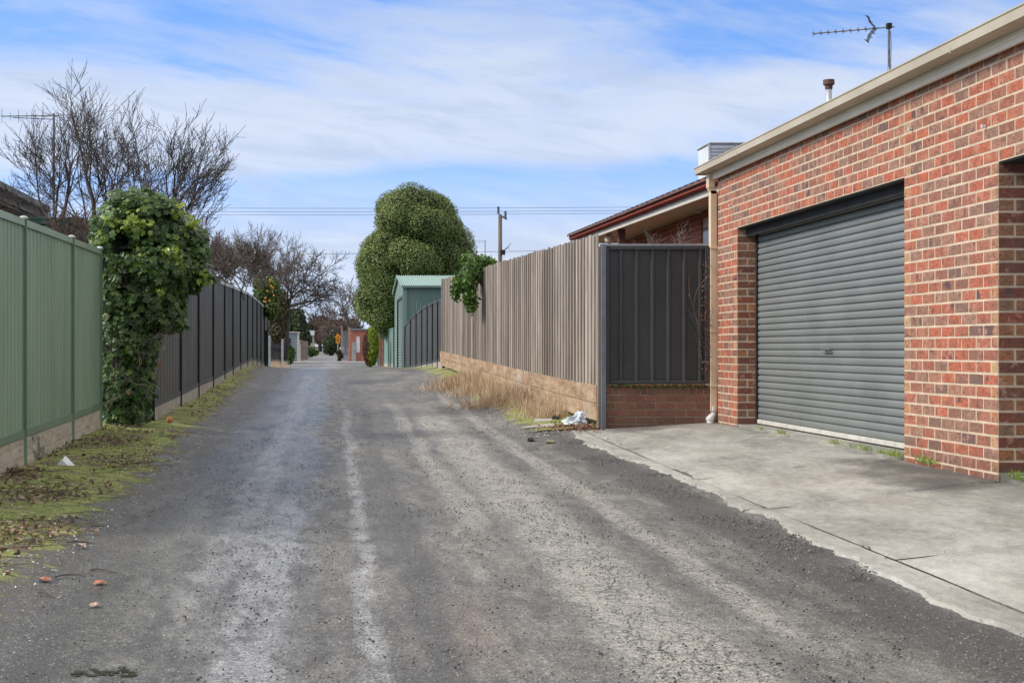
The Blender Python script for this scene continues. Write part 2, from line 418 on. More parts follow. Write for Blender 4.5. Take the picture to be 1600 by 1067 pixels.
def verge_material(side):
    m, t, b = newmat('verge moss, litter and stones'); p = t.geo('Position'); x, y, z = t.sep(p)
    c0, h, r = gravel_layers(t, p)
    n = t.noise(p, 2.2, 7, .7, .3); n2 = t.noise(p, 9, 6, .75); n3 = t.noise(p, 60, 4, .8)
    moss = t.ramp(t.m('ADD', t.m('MULTIPLY', n2, .6), t.m('MULTIPLY', n3, .4)),
                  [(.33, (.085, .10, .035)), (.44, (.19, .22, .055)), (.54, (.31, .35, .095)), (.66, (.44, .46, .18))])
    litter = t.ramp(n3, [(.3, (.05, .035, .025)), (.48, (.15, .10, .07)), (.6, (.28, .20, .14)), (.75, (.48, .40, .32))])
    c = t.mix(t.ss(t.noise(t.vm('ADD', p, (3, 8, 0)), 1.5, 6, .7), .52, .59), moss, litter)
    bright = t.m('MULTIPLY', t.ss(t.noise(t.vm('ADD', p, (9, 1, 0)), 2.4, 3), .6, .68), t.ss(n2, .4, .55))
    c = t.mix(t.m('MULTIPLY', bright, .7), c, (.26, .29, .03))
    if side < 0: edge = t.m('SUBTRACT', t.m('MULTIPLY_ADD', y, -.012, -1.45), x)     # >0 inside the verge
    else: edge = t.m('SUBTRACT', x, t.m('MULTIPLY_ADD', y, -.004, 2.42))
    k = t.ss(t.m('ADD', t.m('MULTIPLY', edge, 1.8), t.m('MULTIPLY_ADD', n, 2.4, -1.2)), -.12, .45)
    grv = t.mix(t.m('MULTIPLY', t.ss(k, 0, .3), .5), c0, (.115, .105, .075))
    c = t.mix(t.m('MULTIPLY', k, t.ss(t.m('ADD', k, t.m('MULTIPLY_ADD', n2, .6, -.3)), .1, .6)), grv, c)
    wh = t.m('MULTIPLY', t.ss(t.vor(p, 38, 'F1', 0), .30, .16), t.ss(t.sep(t.vor(p, 38, 'F1', 1))[1], .86, .9))
    c = t.mix(t.m('MULTIPLY', wh, .8), c, (.55, .54, .50))
    t.put(b.inputs['Base Color'], c); kk = t.ss(k, 0, .5); t.put(b.inputs['Roughness'], t.m('ADD', t.m('MULTIPLY', r, t.m('SUBTRACT', 1, kk)), t.m('MULTIPLY', kk, .92)))
    t.put(b.inputs['Normal'], t.bump(t.m('ADD', h, t.m('MULTIPLY', n3, t.m('MULTIPLY', kk, 1.2))), .012))
    return m
def concrete_material():
    m, t, b = newmat('driveway concrete'); p = t.geo('Position'); x, y, z = t.sep(p)
    n = t.noise(t.vm('MULTIPLY', p, (1, .4, 1)), 1.6, 7, .66, .3); n2 = t.noise(t.vm('MULTIPLY', p, (1, .4, 1)), 16, 6, .75); n3 = t.noise(p, 120, 3, .8)
    c = t.ramp(t.m('ADD', t.m('MULTIPLY', n, .6), t.m('MULTIPLY', n2, .4)), [(.36, (.18, .17, .145)), (.46, (.285, .272, .24)), (.56, (.39, .375, .335)), (.68, (.50, .485, .44))])
    def blot(x0, y0, rx, ry, amp):
        dx = t.m('DIVIDE', t.m('SUBTRACT', x, x0), rx); dy = t.m('DIVIDE', t.m('SUBTRACT', y, y0), ry)
        r2 = t.m('ADD', t.m('MULTIPLY', dx, dx), t.m('MULTIPLY', dy, dy))
        return t.m('MULTIPLY', t.ss(t.m('ADD', r2, t.m('MULTIPLY_ADD', n, 3.2, -1.6)), 1.3, .1), amp)
    s = t.m('MAXIMUM', blot(4.35, 10.9, .5, 1.3, .95), blot(4.5, 9.2, .3, 2.4, .5))
    s = t.m('MAXIMUM', s, blot(3.6, 17.3, .5, .5, .6))
    s = t.m('MAXIMUM', s, t.m('MULTIPLY', t.ss(t.noise(t.vm('MULTIPLY', p, (1, .4, 1)), 5, 5, .7, 1), .58, .7), .28))
    c = t.mix(s, c, (.085, .08, .072))
    c = t.mix(t.m('MULTIPLY', t.ss(t.noise(t.vm('MULTIPLY', p, (1, .45, 1)), 3.1, 6, .75), .52, .66), .4), c, (.30, .265, .20))
    c = t.mix(.5, c, t.mix(1, c, t.ramp(n3, [(.28, (.55, .55, .55)), (.5, (1, 1, 1)), (.7, (1.45, 1.45, 1.42))]), 'MULTIPLY'))
    vd = t.m('MULTIPLY', t.ss(t.vor(p, 60, 'F1', 0), .35, .15), t.ss(t.sep(t.vor(p, 60, 'F1', 1))[0], .92, .95))
    c = t.mix(vd, c, (.06, .06, .055))
    t.put(b.inputs['Base Color'], c); b.inputs['Roughness'].default_value = .82
    t.put(b.inputs['Normal'], t.bump(t.m('ADD', n3, t.m('MULTIPLY', n2, .8)), .004))
    return m
LANE = lane_material(); CONC = concrete_material()
EARTH = M('bare earth and rough grass', (.11, .10, .06), (.07, .085, .035), .95, .6, .02, 6)
def lin(a_, b_, n): return list(np.linspace(a_, b_, n))
yy = sorted(set([-200, -50, -12] + YS + lin(0, 80, 81)+lin(80, 500, 43)+[900, 1500]))
gx = [-700, -150, -40, -12, -6, -3, -2.2, -1.4, .5, 2.2, 3.1, 4.6, 7, 15, 50, 160, 700]
tag(grid('ground', gx, yy, lambda X, Y: gv(X, Y)-.03, EARTH), kind='structure')
def lane_x(Y): return np.interp(Y, [0, 60, 90, 150, 300, 460, 700], [0, 0, -.2, -.5, -1.6, -4, -8])
def lane_w(Y): return np.interp(Y, [0, 60, 80, 90, 120, 700], [1, 1, .9, .75, .66, .66])
lx = lin(-2.6, 3.1, 50)
ly = lin(-3, 30, 200)+lin(30.5, 80, 80)+lin(85, 700, 50)
def lane_z(X, Y):
    return gv(X, Y)+.012*fbm(X, Y*.5, .9)+.004*fbm(X, Y, 5, 3)*(Y < 30)
tag(grid('lane', lx, ly, lane_z, LANE, .0, lambda X, Y: X*lane_w(Y)+lane_x(Y)), kind='structure')
tag(grid('cross_street', [-60, -20, -3, 0, 3, 20, 60], [76, 78, 81, 83.5], lambda X, Y: gv(X, Y)+.03, M('cross street tar', (.27, .265, .255), (.2, .195, .19), .85, 2)), kind='structure')
def vz(X, Y):
    k = np.clip((X.max(axis=1, keepdims=True)-X)/.55, 0, 1)
    return lane_z(X, Y)*(1-k)+gv(X, Y)*k-.007*(1-k)+.004*k+k*(.018+.03*fbm(X, Y, .9, 7)+.012*fbm(X, Y, 4, 1))
def vz2(X, Y):
    k = np.clip((X-X.min(axis=1, keepdims=True))/.4, 0, 1)
    return lane_z(X, Y)*(1-k)+gv(X, Y)*k-.007*(1-k)+.004*k+k*(.016+.025*fbm(X, Y, 1.3, 7))
tag(grid('verge', lin(-3.2, -1.2, 36), lin(3, 52, 260), vz, verge_material(-1), 0, lambda X, Y: X+(X+3.2)/2.0*.22*np.interp(Y, [0, 20, 52], [.6, 0, -1.2])), kind='structure')
tag(grid('fence_side_verge', lin(2.15, 3.3, 24), lin(17.9, 52, 170), vz2, verge_material(1)), kind='structure')
# concrete apron in front of the garages: cast panels with open joints
XJ = 2.98
mb = MB()
joints = [-2, 3.2, 5.6, 7.83, 10.1, 12.1, 15.0, 17.62]
def slabz(x, y):
    e_ = .004
    return float(np.interp(x, [2.6, 2.98, 4.6], [g(2.6, y)+.012, g(2.98, y)+.014, g(4.6, y)]))+e_
rngp = random.Random(4)
for a_, b_ in zip(joints[:-1], joints[1:]):
    for (xa, xb) in ((XJ+.012, 4.59), (2.80, XJ-.006)):
        ny = 90; nx = 8; K = len(mb.v)
        for j in range(ny+1):
            y_ = a_+.014+(b_-a_-.028)*j/ny
            xl = xa
            if xa < 2.9: xl = xa+.12*mnoise.noise(Vector((y_*1.3, 2, 0)))+.05*mnoise.noise(Vector((y_*5, 7, 0)))+.06*math.sin(y_*.7)+.014*mnoise.noise(Vector((y_*16, 5, 0)))+.01*mnoise.noise(Vector((y_*40, 5, 0)))
            for i in range(nx+1):
                x_ = xl+(xb-xl)*i/nx
                e_ = .014 if (j in (0, 1, ny-1, ny) or i == nx or (i == 0 and xa > 2.9)) else 0
                if i == 0 and xa < 2.9: e_ = .03
                mb.v.append((x_, y_+.02*math.sin(x_*3), slabz(x_, y_)-e_+.004*mnoise.noise(Vector((x_, y_, 0)))))
        for j in range(ny):
            for i in range(nx):
                q0 = K+j*(nx+1)+i
                mb.f.append([q0, q0+1, q0+nx+2, q0+nx+1]); mb.m.append(0)
tag(mb.build('driveway', CONC, smooth=False, base=(0, 0, 0)), kind='structure')
# broken tar crust lapping over the edge of the concrete
rng = np.random.default_rng(5)
PEB = ([(-.5, -.35, -.2), (.5, -.4, -.2), (.45, .4, -.2), (-.4, .45, -.2), (-.3, -.25, .3), (.3, -.3, .34), (.3, .25, .28), (-.2, .3, .34)],
       [[(4, 5, 6, 7), (0, 1, 5, 4), (1, 2, 6, 5), (2, 3, 7, 6), (3, 0, 4, 7)]])
STONE = M('loose road stones', (.075, .073, .07), (.16, .155, .145), .85, 30, 0, isl=.5)
STONEL = M('pale road stones', (.42, .40, .37), (.3, .29, .27), .85, 30, 0, isl=.3)
def stones(name, X, Y, lo, hi, mat, label=None, dz=0):
    n = len(X); Z = gv(X, Y)+.012+dz
    s_ = lo+(hi-lo)*rng.random(n)**2
    fr = rotmats(n, rng, np.tile([0, 0, 1.], (n, 1)), .25)
    return tag(scatter(name, *PEB, np.stack([X, Y, Z+s_*.1], 1), fr, s_*np.ones(n), mat), kind='stuff')
yq = 4.5+rng.beta(1.1, 2.2, 6500)*22
xc = 2.62+.10*np.sin(yq*1.7)+.07*np.sin(yq*4.1+1)+rng.normal(size=6500)*(.05+.13*rng.random(6500))
kp = np.array([mnoise.noise(Vector((0, v*1.1, 4))) > .0 for v in yq])
stones('broken_tar_crumbs', xc[kp], yq[kp], .003, .017, STONE)
yq = 4.5+rng.beta(1, 2.2, 9000)*16
stones('gravel', rng.uniform(-1.9, 2.9, 9000), yq, .002, .011, STONE)
yq = 4.5+rng.beta(1, 2.4, 9000)*14; stones('grey_gravel', rng.uniform(-1.7, 2.7, 9000), yq, .002, .009, M('grey road stones', (.20, .195, .18), (.12, .115, .11), .85, 30, 0, isl=.5))
yq = 4.6+rng.beta(1, 2, 16000)*22; xq = rng.uniform(-1.3, 2.6, 16000)
kp = np.array([mnoise.noise(Vector((a_*1.6, b_*.8, 6)))+.5*mnoise.noise(Vector((a_*5, b_*3, 2))) > .16 for a_, b_ in zip(xq, yq)])
stones('dark_gravel', xq[kp], yq[kp], .003, .013, M('dark wet stones', (.04, .038, .035), (.075, .07, .065), .6, 30, 0, isl=.4))
yq = rng.uniform(17, 37, 2600); stones('pale_gravel', 2.35+rng.normal(size=2600)*.22-(yq-18)*.004, yq, .008, .022, STONEL)
yq = 5+rng.beta(1, 1.6, 1500)*30; stones('pale_chips', rng.uniform(-2.4, 2.6, 1500), yq, .003, .010, STONEL)
# thin skin of old tar on the slab edge (raised ragged flakes)
# ================================================================ BRICKWORK
def brickmat(name, stops, bump=.006, dark=.55, lite=.6):
    m, t, b = newmat(name); p = t.geo('Position'); r = t.geo('Random Per Island')
    base = t.ramp(r, stops)
    pv = t.vm('ADD', p, t.comb(t.m('MULTIPLY', r, 40), t.m('MULTIPLY', r, 17), 0))
    n = t.noise(pv, 13, 4, .6, .6); n2 = t.noise(pv, 45, 5, .7, 1.2); n4 = t.noise(t.vm('MULTIPLY', pv, (1, 1, 2.2)), 22, 3, .6, 2)
    c = t.mix(t.m('MULTIPLY', t.ss(n, .5, .68), .8), base, (.19, .105, .07))
    c = t.mix(t.m('MULTIPLY', t.ss(n, .46, .34), lite), c, (.47, .27, .19))
    spot = t.m('MULTIPLY', t.ss(t.noise(pv, 7, 2, .5), .60, .70), t.ss(t.m('FRACT', t.m('MULTIPLY', r, 13.7)), .62, .72))
    c = t.mix(t.m('MULTIPLY', spot, .8), c, (.055, .045, .06))
    c = t.mix(t.m('MULTIPLY', t.ss(n2, .56, .66), dark), c, (.085, .04, .03))
    c = t.mix(t.m('MULTIPLY', t.ss(n4, .53, .58), .62), c, (.09, .045, .03))
    zz = t.sep(p)[2]; dirt = t.m('MULTIPLY', t.ss(t.m('ADD', zz, t.m('MULTIPLY', t.noise(p, 3, 5, .7), .5)), -.42, -.72), t.m('MULTIPLY_ADD', n, .5, .3))
    c = t.mix(dirt, c, (.10, .065, .045))
    strk = t.m('MULTIPLY', t.ss(t.noise(t.vm('MULTIPLY', p, (1, 2.2, .35)), 2.2, 5, .7), .54, .68), .32)
    c = t.mix(strk, c, (.16, .085, .065))
    t.put(b.inputs['Base Color'], c); b.inputs['Roughness'].default_value = .88
    t.put(b.inputs['Normal'], t.bump(t.m('ADD', n2, n4), bump, 1)); return m
BRK = brickmat('red rustic brick', [(0, (.24, .115, .08)), (.16, (.44, .115, .06)), (.36, (.52, .14, .07)), (.50, (.36, .18, .12)), (.64, (.27, .15, .105)), (.78, (.50, .115, .055)), (.90, (.34, .19, .13)), (1, (.15, .085, .075))])
BRKY = brickmat('buff end brick', [(0, (.48, .27, .13)), (.4, (.56, .27, .12)), (.7, (.40, .17, .09)), (1, (.50, .33, .18))], dark=.25)
BRKJ = brickmat('brown face brick', [(0, (.24, .13, .07)), (.3, (.34, .13, .055)), (.6, (.25, .15, .085)), (1, (.42, .16, .06))])
BRKD = brickmat('dark red stretcher', [(0, (.22, .06, .035)), (.4, (.15, .05, .035)), (.7, (.28, .07, .035)), (1, (.18, .08, .05))])
BRKO = brickmat('old brown brick', [(0, (.13, .07, .045)), (.35, (.20, .075, .05)), (.7, (.22, .10, .06)), (1, (.16, .095, .06))], dark=.4, lite=.12)
MORT = M('cream mortar', (.60, .47, .34), (.46, .36, .26), .95, 7, .002, 90, grime=.45)
MORTO = M('brown mortar', (.25, .19, .13), (.15, .115, .08), .95, 6, .002, 90, grime=.5)
MODC, MODB, JT = .086, .24, .012
rb = random.Random(11)
def brick(mb, O, U, N, u0, u1, z0, z1, m=0, proud=.0015):
    """one brick on the plane through O spanned by U and vertical, N outward"""
    c_ = .003; j = lambda: rb.uniform(-.0012, .0012); pr = proud+rb.uniform(-.001, .0015)
    def pt(u, z, n_): return (O[0]+U[0]*u+N[0]*n_, O[1]+U[1]*u+N[1]*n_, z)
    a_ = [pt(u0, z0, -.004), pt(u1, z0, -.004), pt(u1, z1, -.004), pt(u0, z1, -.004)]
    f_ = [pt(u0+c_+j(), z0+c_+j(), pr), pt(u1-c_+j(), z0+c_+j(), pr), pt(u1-c_+j(), z1-c_+j(), pr), pt(u0+c_+j(), z1-c_+j(), pr)]
    mb.add(a_+f_, [(4, 5, 6, 7), (0, 1, 5, 4), (1, 2, 6, 5), (2, 3, 7, 6), (3, 0, 4, 7)], m)
def brick_field(mb, O, U, N, ulen, k0, k1, zk, halffn, endy=(False, False), m=0, ym=1, clip=None):
    """courses k0..k1, bond starting with a header where halffn(k)"""
    for k in range(k0, k1):
        z0 = zk(k)+JT/2; z1 = zk(k+1)-JT/2
        if clip: z1 = min(z1, clip)
        u = 0; first = True
        while u < ulen-.03:
            L_ = MODB/2 if (first and halffn(k)) else MODB
            e_ = min(u+L_, ulen)
            last = e_ >= ulen-.03
            if last: e_ = ulen
            mm = m
            if (first and L_ < .2 and endy[0]) or (last and e_-u < .2 and endy[1]): mm = ym
            a_ = u if first else u+JT/2
            b_ = e_ if last else e_-JT/2
            brick(mb, O, U, N, a_, b_, z0, z1, mm); u = e_; first = False
zk = lambda k: -.427+.086*k
FX = 4.58
Y_FAR, Y_A, Y_B, Y_C, Y_D, Y_N = 17.56, 16.72, 11.82, 10.15, 5.23, 3.6
odd = lambda k: k % 2 != 0
gar = thing('brick_garage', (FX, 12, -.9), 'red rustic brick garage with wide grey roller door and beige gutter', 'garage')
mb = MB(); U = (0, -1, 0); N = (-1, 0, 0)
# pillars below the lintels
brick_field(mb, (FX, Y_FAR, 0), U, N, Y_FAR-Y_A, -7, 21, zk, lambda k: not odd(k), (False, True))
brick_field(mb, (FX, Y_B, 0), U, N, Y_B-Y_C, -7, 20, zk, odd, (True, True))
brick_field(mb, (FX, Y_D, 0), U, N, Y_D-Y_N, -7, 20, zk, odd, (True, False))
brick_field(mb, (FX, Y_B, 0), U, N, Y_B-Y_N, 20, 29, zk, odd, (True, False))
brick_field(mb, (FX, Y_FAR, 0), U, N, Y_FAR-Y_B-.008, 21, 29, zk, lambda k: not odd(k), (False, True))
# jambs facing the camera
for (yj, kk) in ((Y_A, 21), (Y_C, 20)):
    for k in range(-7, kk):
        z0, z1 = zk(k)+JT/2, zk(k+1)-JT/2
        if odd(k): brick(mb, (FX, yj, 0), (1, 0, 0), (0, -1, 0), .001, .23, z0, z1, 3, .0015)
        else:
            brick(mb, (FX, yj, 0), (1, 0, 0), (0, -1, 0), .001, .108, z0, z1, 2, .0015)
            brick(mb, (FX, yj, 0), (1, 0, 0), (0, -1, 0), .12, .23, z0, z1, 2, .0015)
wall = mb.build('wall', [BRK, BRKY, BRKJ, BRKD], gar)
mb = MB(); zt = zk(29)
mb.box((FX, Y_FAR, -1.1), (FX+.23, Y_A, zk(21))).box((FX, Y_B, -1.1), (FX+.23, Y_C, zk(20))).box((FX, Y_D, -1.1), (FX+.23, Y_N, zk(20)))
mb.box((FX, Y_FAR, zk(21)), (FX+.23, Y_B, zt)).box((FX, Y_B, zk(20)), (FX+.23, Y_N, zt))
mb.build('mortar', MORT, wall)
mb = MB(); mb.box((FX+.231, 17.56, -1.1), (10.5, 17.33, zt)); mb.box((10.3, 3.6, -1.1), (10.5, 17.32, zt)); mb.box((FX+.231, 3.6, -1.1), (10.29, 3.83, zt))
mb.build('back_wall', BRKO, gar)
DARK = M('black steel', (.026, .026, .026), (.018, .018, .018), .75, 3, 0, spec=.25)
mb = MB()
mb.box((FX+.008, Y_A-.002, zk(21)-.012), (FX+.24, Y_B+.002, zk(21)-.002))
mb.box((FX+.10, Y_A-.002, zk(21)-.10), (FX+.12, Y_B+.002, zk(21)-.013))
mb.box((FX+.008, Y_C-.002, zk(20)-.012), (FX+.24, Y_D+.002, zk(20)-.002))
mb.build('lintel', DARK, gar)
DOORM = M('slate grey door steel', (.185, .198, .192), (.155, .166, .162), .5, 1.6, .0008, 8, spec=.4, grime=.3, stretch=(1, .6, 1.2))
def corr_door(Ya, Yb, ztop, zbot, X0, tagname='roller_door'):
    mb = MB(); pitch = .0715; prof = []
    n = int((ztop-zbot-.05)/pitch)+1; z = zbot+.045
    for i in range(n):
        for (dz, dx) in ((0, .014), (.004, .001), (.010, -.005), (.024, -.009), (.040, -.010), (.054, -.007), (.064, -.002), (.068, .008)):
            if z+dz < ztop: prof.append((dx, z+dz))
        z += pitch
    K = len(mb.v); segs = [Ya, (Ya+Yb)/2, Yb]
    for y_ in segs:
        for (dx, z_) in prof: mb.v.append((X0+dx, y_, z_))
    n_ = len(prof)
    for s_ in range(2):
        for i in range(n_-1): mb.f.append([K+s_*n_+i, K+s_*n_+i+1, K+(s_+1)*n_+i+1, K+(s_+1)*n_+i]); mb.m.append(0)
    d_ = mb.build(tagname, DOORM, gar, smooth=False)
    mb = MB(); mb.box((X0-.02, Ya-.01, zbot), (X0+.02, Yb+.01, zbot+.045), bev=.004)
    mb.build('bottom_rail', M('pale door rail', (.58, .56, .50), (.45, .43, .39), .6, 8, 0), d_)
    mb = MB(); mb.box((X0-.012, Ya-.01, zbot-.012), (X0+.012, Yb+.01, zbot-.001)); mb.build('rubber_seal', DARK, d_)
    for (y0, y1) in ((Ya+.002, Ya-.045), (Yb+.045, Yb-.002)): MB().box((X0-.028, y0, zbot-.01), (X0+.04, y1, ztop)).build('guide_rail', DARK, d_)
    return d_
XD = 4.812
dr = corr_door(Y_A-.004, Y_B+.004, zk(21)-.02, -.835, XD)
mb = MB(); hy = PX(1297, 1); hy = XD/((1297-VX)/F); hz = PZ(547, hy)
mb.box((XD-.028, hy-.055, hz-.018), (XD-.015, hy+.055, hz+.018), bev=.004)
mb.tube([(XD-.028, hy+.12, hz+.012), (XD-.05, hy+.12, hz+.012), (XD-.05, hy-.12, hz+.012), (XD-.028, hy-.12, hz+.012)], .006, 6)
mb.tube([(XD-.03, hy, hz), (XD-.048, hy, hz)], .014, 8)
mb.tube([(XD-.014, hy-.12, hz-.02), (XD-.03, hy-.12, hz-.02), (XD-.03, hy+.12, hz-.02), (XD-.014, hy+.12, hz-.02)], .005, 6)
mb.build('handle', M('handle chrome', (.5, .5, .5), (.3, .3, .3), .3, 20, 0, metal=.8), dr)
corr_door(Y_C-.004, Y_D+.004, zk(20)-.02, -.86, XD)
mb = MB()
for (a_, b_) in ((Y_A-.001, Y_B+.001), (Y_C-.001, Y_D+.001)): mb.box((FX+.012, a_, -1.1), (XD+.15, b_, -.848), bev=.004)
mb.build('threshold', CONC, gar)
GUT = M('beige gutter steel', (.47, .41, .31), (.40, .345, .255), .5, 1.5, .0005, 10, grime=.2)
FAS = M('cream fascia', (.70, .63, .50), (.62, .56, .45), .55, 1.5, .0005, 10, grime=.12)
gut = MB()
prof = [(0, 2.195), (-.012, 2.195), (-.012, 2.185), (-.004, 2.178), (0, 2.115), (.025, 2.107), (.135, 2.107), (.135, 2.195), (.128, 2.195), (.128, 2.114), (.035, 2.114), (.007, 2.12)]
gut.extr(prof, (4.375, 17.86, 0), (4.375, 3.3, 0))
for yj in (16.0, 10.45, 6.0): gut.box((4.371, yj-.006, 2.098), (4.373, yj+.006, 2.19))
go = gut.build('gutter', GUT, gar)
mb = MB(); mb.box((4.515, Y_FAR, 2.022), (4.54, 3.4, 2.15)); mb.box((4.505, Y_FAR, 2.125), (4.514, 3.4, 2.14)); mb.box((4.508, Y_FAR, 2.06), (4.514, 3.4, 2.072)); mb.box((4.541, Y_FAR, 2.075), (FX+.02, 3.4, 2.10))
mb.build('fascia', FAS, gar)
def roofm(name, c, **k): return M(name, c, None, .6, 2, .001, 20, **k)
mb = MB(); rx0, rx1, rp = 4.43, 7.6, math.tan(R(21))
zr = 2.20
mb.hexa([(rx0, 3.3, zr-.02), (rx0, 17.86, zr-.02), (rx1, 17.86, zr-.02+(rx1-rx0)*rp), (rx1, 3.3, zr-.02+(rx1-rx0)*rp)],
        [(rx0, 3.3, zr), (rx0, 17.86, zr), (rx1, 17.86, zr+(rx1-rx0)*rp), (rx1, 3.3, zr+(rx1-rx0)*rp)])
mb.hexa([(rx1, 3.3, zr-.02+(rx1-rx0)*rp), (rx1, 17.86, zr-.02+(rx1-rx0)*rp), (10.8, 17.86, zr-.02), (10.8, 3.3, zr-.02)],
        [(rx1, 3.3, zr+(rx1-rx0)*rp), (rx1, 17.86, zr+(rx1-rx0)*rp), (10.8, 17.86, zr), (10.8, 3.3, zr)])
mb.build('roof', roofm('dark brown roof', (.12, .075, .06)), gar)
# downpipe with rainhead and white plastic shoe
PIPE = M('tan downpipe', (.68, .52, .34), (.60, .46, .31), .45, 2, 0, grime=.1)
dp = MB(); dp.box((4.47, 17.69, 1.93), (4.55, 17.58, 2.105), bev=.006)
dp.hexa([(4.475, 17.585, 1.93), (4.545, 17.585, 1.93), (4.545, 17.675, 1.93), (4.475, 17.675, 1.93)][::-1], [(4.505, 17.585, 1.86), (4.575, 17.585, 1.86), (4.575, 17.675, 1.86), (4.505, 17.675, 1.86)][::-1])
dp.box((4.497, 17.675, 1.9), (4.578, 17.585, -.74), bev=.006)
d_ = dp.build('downpipe', PIPE, gar)
for z in (1.2, .2, -.45): MB().box((4.492, 17.68, z), (4.59, 17.575, z+.03), bev=.003).build('bracket', PIPE, d_)
mb = MB(); mb.tube([(4.538, 17.63, -.70), (4.538, 17.63, -.77), (4.52, 17.61, -.80), (4.49, 17.57, -.82), (4.49, 17.57, -.875)], .042, 12); mb.tube([(4.538, 17.63, -.68), (4.538, 17.63, -.73)], .052, 12); mb.tube([(4.49, 17.57, -.81), (4.49, 17.57, -.84)], .05, 12)
mb.build('pipe_shoe', M('white plastic', (.75, .75, .73), (.6, .6, .58), .4, 5, 0), d_)
HOOKM = M('hook plastic', (.7, .7, .68), None, .5, 9, 0)
for (px, py) in ((1426, 202), (1541, 198), (1143, 321)):
    yy_ = FX/((px-VX)/F); zz_ = PZ(py, yy_); mb = MB(); mb.tube([(FX-.006, yy_, zz_), (FX-.03, yy_, zz_)], .009, 8); mb.tube([(FX-.03, yy_, zz_-.012), (FX-.03, yy_, zz_+.015)], .007, 8); mb.build('wall_hook', HOOKM, gar)
# ---- things on the roof
def roofz(x): return zr+(min(x, rx1)-rx0)*rp
Yf = 7.0/((1295-VX)/F)
fl = thing('flue_pipe', (7.0, Yf, roofz(7)), 'galvanised flue pipe with rusty cap poking over the beige gutter', 'flue')
GALV = M('galvanised steel', (.42, .45, .48), (.34, .36, .38), .45, 8, 0, metal=.4)
RUST = M('rusty cap', (.13, .07, .05), (.08, .045, .035), .9, 15, .001)
mb = MB(); mb.tube([(7, Yf, roofz(7)-.05), (7, Yf, 3.72)], .042, 14); mb.build('pipe', GALV, fl, True)
mb = MB(); mb.tube([(7, Yf, 3.68), (7, Yf, 3.74), (7, Yf, 3.741), (7, Yf, 3.81)], [.05, .055, .078, .078], 16); mb.build('rain_cap', RUST, fl)
def yagi(name, base, top, tip, label, n_el, refl=True, group=None, msz=.016):
    a_ = thing(name, base, label, 'aerial', group)
    mb = MB(); mb.tube([base, top+Vector((0, 0, .04))], msz, 8); mb.build('mast', ALU, a_)
    mb = MB(); mb.tube([top+(top-tip).normalized()*.07, tip], .0095, 6); mb.build('boom', ALU, a_)
    dr_ = (tip-top); L_ = dr_.length; dr_.normalize(); sd = dr_.cross(Vector((0, 0, 1))).normalized(); up_ = sd.cross(dr_)
    mb = MB()
    for i in range(n_el):
        p = top+dr_*(L_*(.2+.8*i/(n_el-1)))
        h_ = .035 if refl else .07+.05*(i % 2)
        mb.tube([p-sd*.07, p+sd*.07], .005, 4); mb.tube([p-up_*h_, p+up_*h_], .0045, 4)
    mb.build('director', ALU, a_)
    if refl:
        mb = MB()
        q0 = top+dr_*.16
        for sgn in (1, -1):
            for k in range(-1, 2):
                o_ = sd*(k*.05); mb.tube([q0+o_, q0+o_+dr_*.07+up_*(sgn*.075), q0+o_+dr_*.10+up_*(sgn*.165)], .006, 5)
            for j in (.3, .6, .95): p_ = q0+dr_*.11*j+up_*(sgn*.16*j); mb.tube([p_-sd*.12, p_+sd*.12], .005, 4)
        mb.build('reflector', M('aerial reflector', (.05, .05, .055), None, .5, 5, 0), a_)
        mb = MB(); mb.box(top-Vector((.03, .03, .02)), top+Vector((.03, .03, .05)), bev=.004); mb.build('clamp', DARK, a_)
        mb = MB(); b_ = Vector(base)
        for an in (0, 2.1, 4.2): mb.tube([b_+Vector((math.cos(an)*.1, math.sin(an)*.1, 0)), b_+Vector((0, 0, .42))], .009, 5)
        mb.tube([b_+Vector((.02, 0, .3)), b_+Vector((.03, 0, .7)), top+Vector((.02, 0, -.05))], .006, 4)
        mb.build('tripod', GALV, a_)
    return a_
ALU = M('weathered aerial tube', (.16, .165, .18), (.09, .09, .10), .5, 9, 0, metal=.3)
Ya_ = 7.0/((1389-VX)/F)
yagi('tv_antenna', (7.0, Ya_, roofz(7)-.02), Vector((7.0, Ya_, PZ(43, Ya_))), P(1271, 53, Ya_+.5), 'television aerial with long finned boom on a thin mast above the brick garage roof', 9)
cz0, cY = 3.1, 27.5
co = thing('rooftop_cooler', (7.2, cY, 3.0), 'pale grey box cooler on the roof beyond the end of the beige gutter', 'cooler')
x0 = PX(1107, cY); x1 = x0+.95; ztp = PZ(222, cY)
CLR = M('pale cooler plastic', (.62, .66, .66), (.55, .58, .58), .5, 3, 0)
mb = MB(); mb.box((x0+.03, cY+.02, 2.9), (x1-.03, cY+.9, ztp-.04), bev=.01); mb.build('casing', CLR, co)
mb = MB(); mb.box((x0, cY-.02, ztp-.039), (x1, cY+.93, ztp), bev=.012); mb.box((x0, cY-.01, 2.9), (x0+.035, cY+.018, ztp-.041)); mb.box((x0+.5, cY-.01, 2.9), (x0+.53, cY+.018, ztp-.041)); mb.build('lid', M('cooler lid', (.45, .49, .50), None, .5, 3, 0), co)
mb = MB()
for i in range(10): mb.box((x0+.05, cY-.006, ztp-.1-i*.06), (x1-.05, cY+.019, ztp-.125-i*.06))
mb.build('louvre', M('cooler louvre', (.50, .54, .54), None, .5, 3, 0), co)
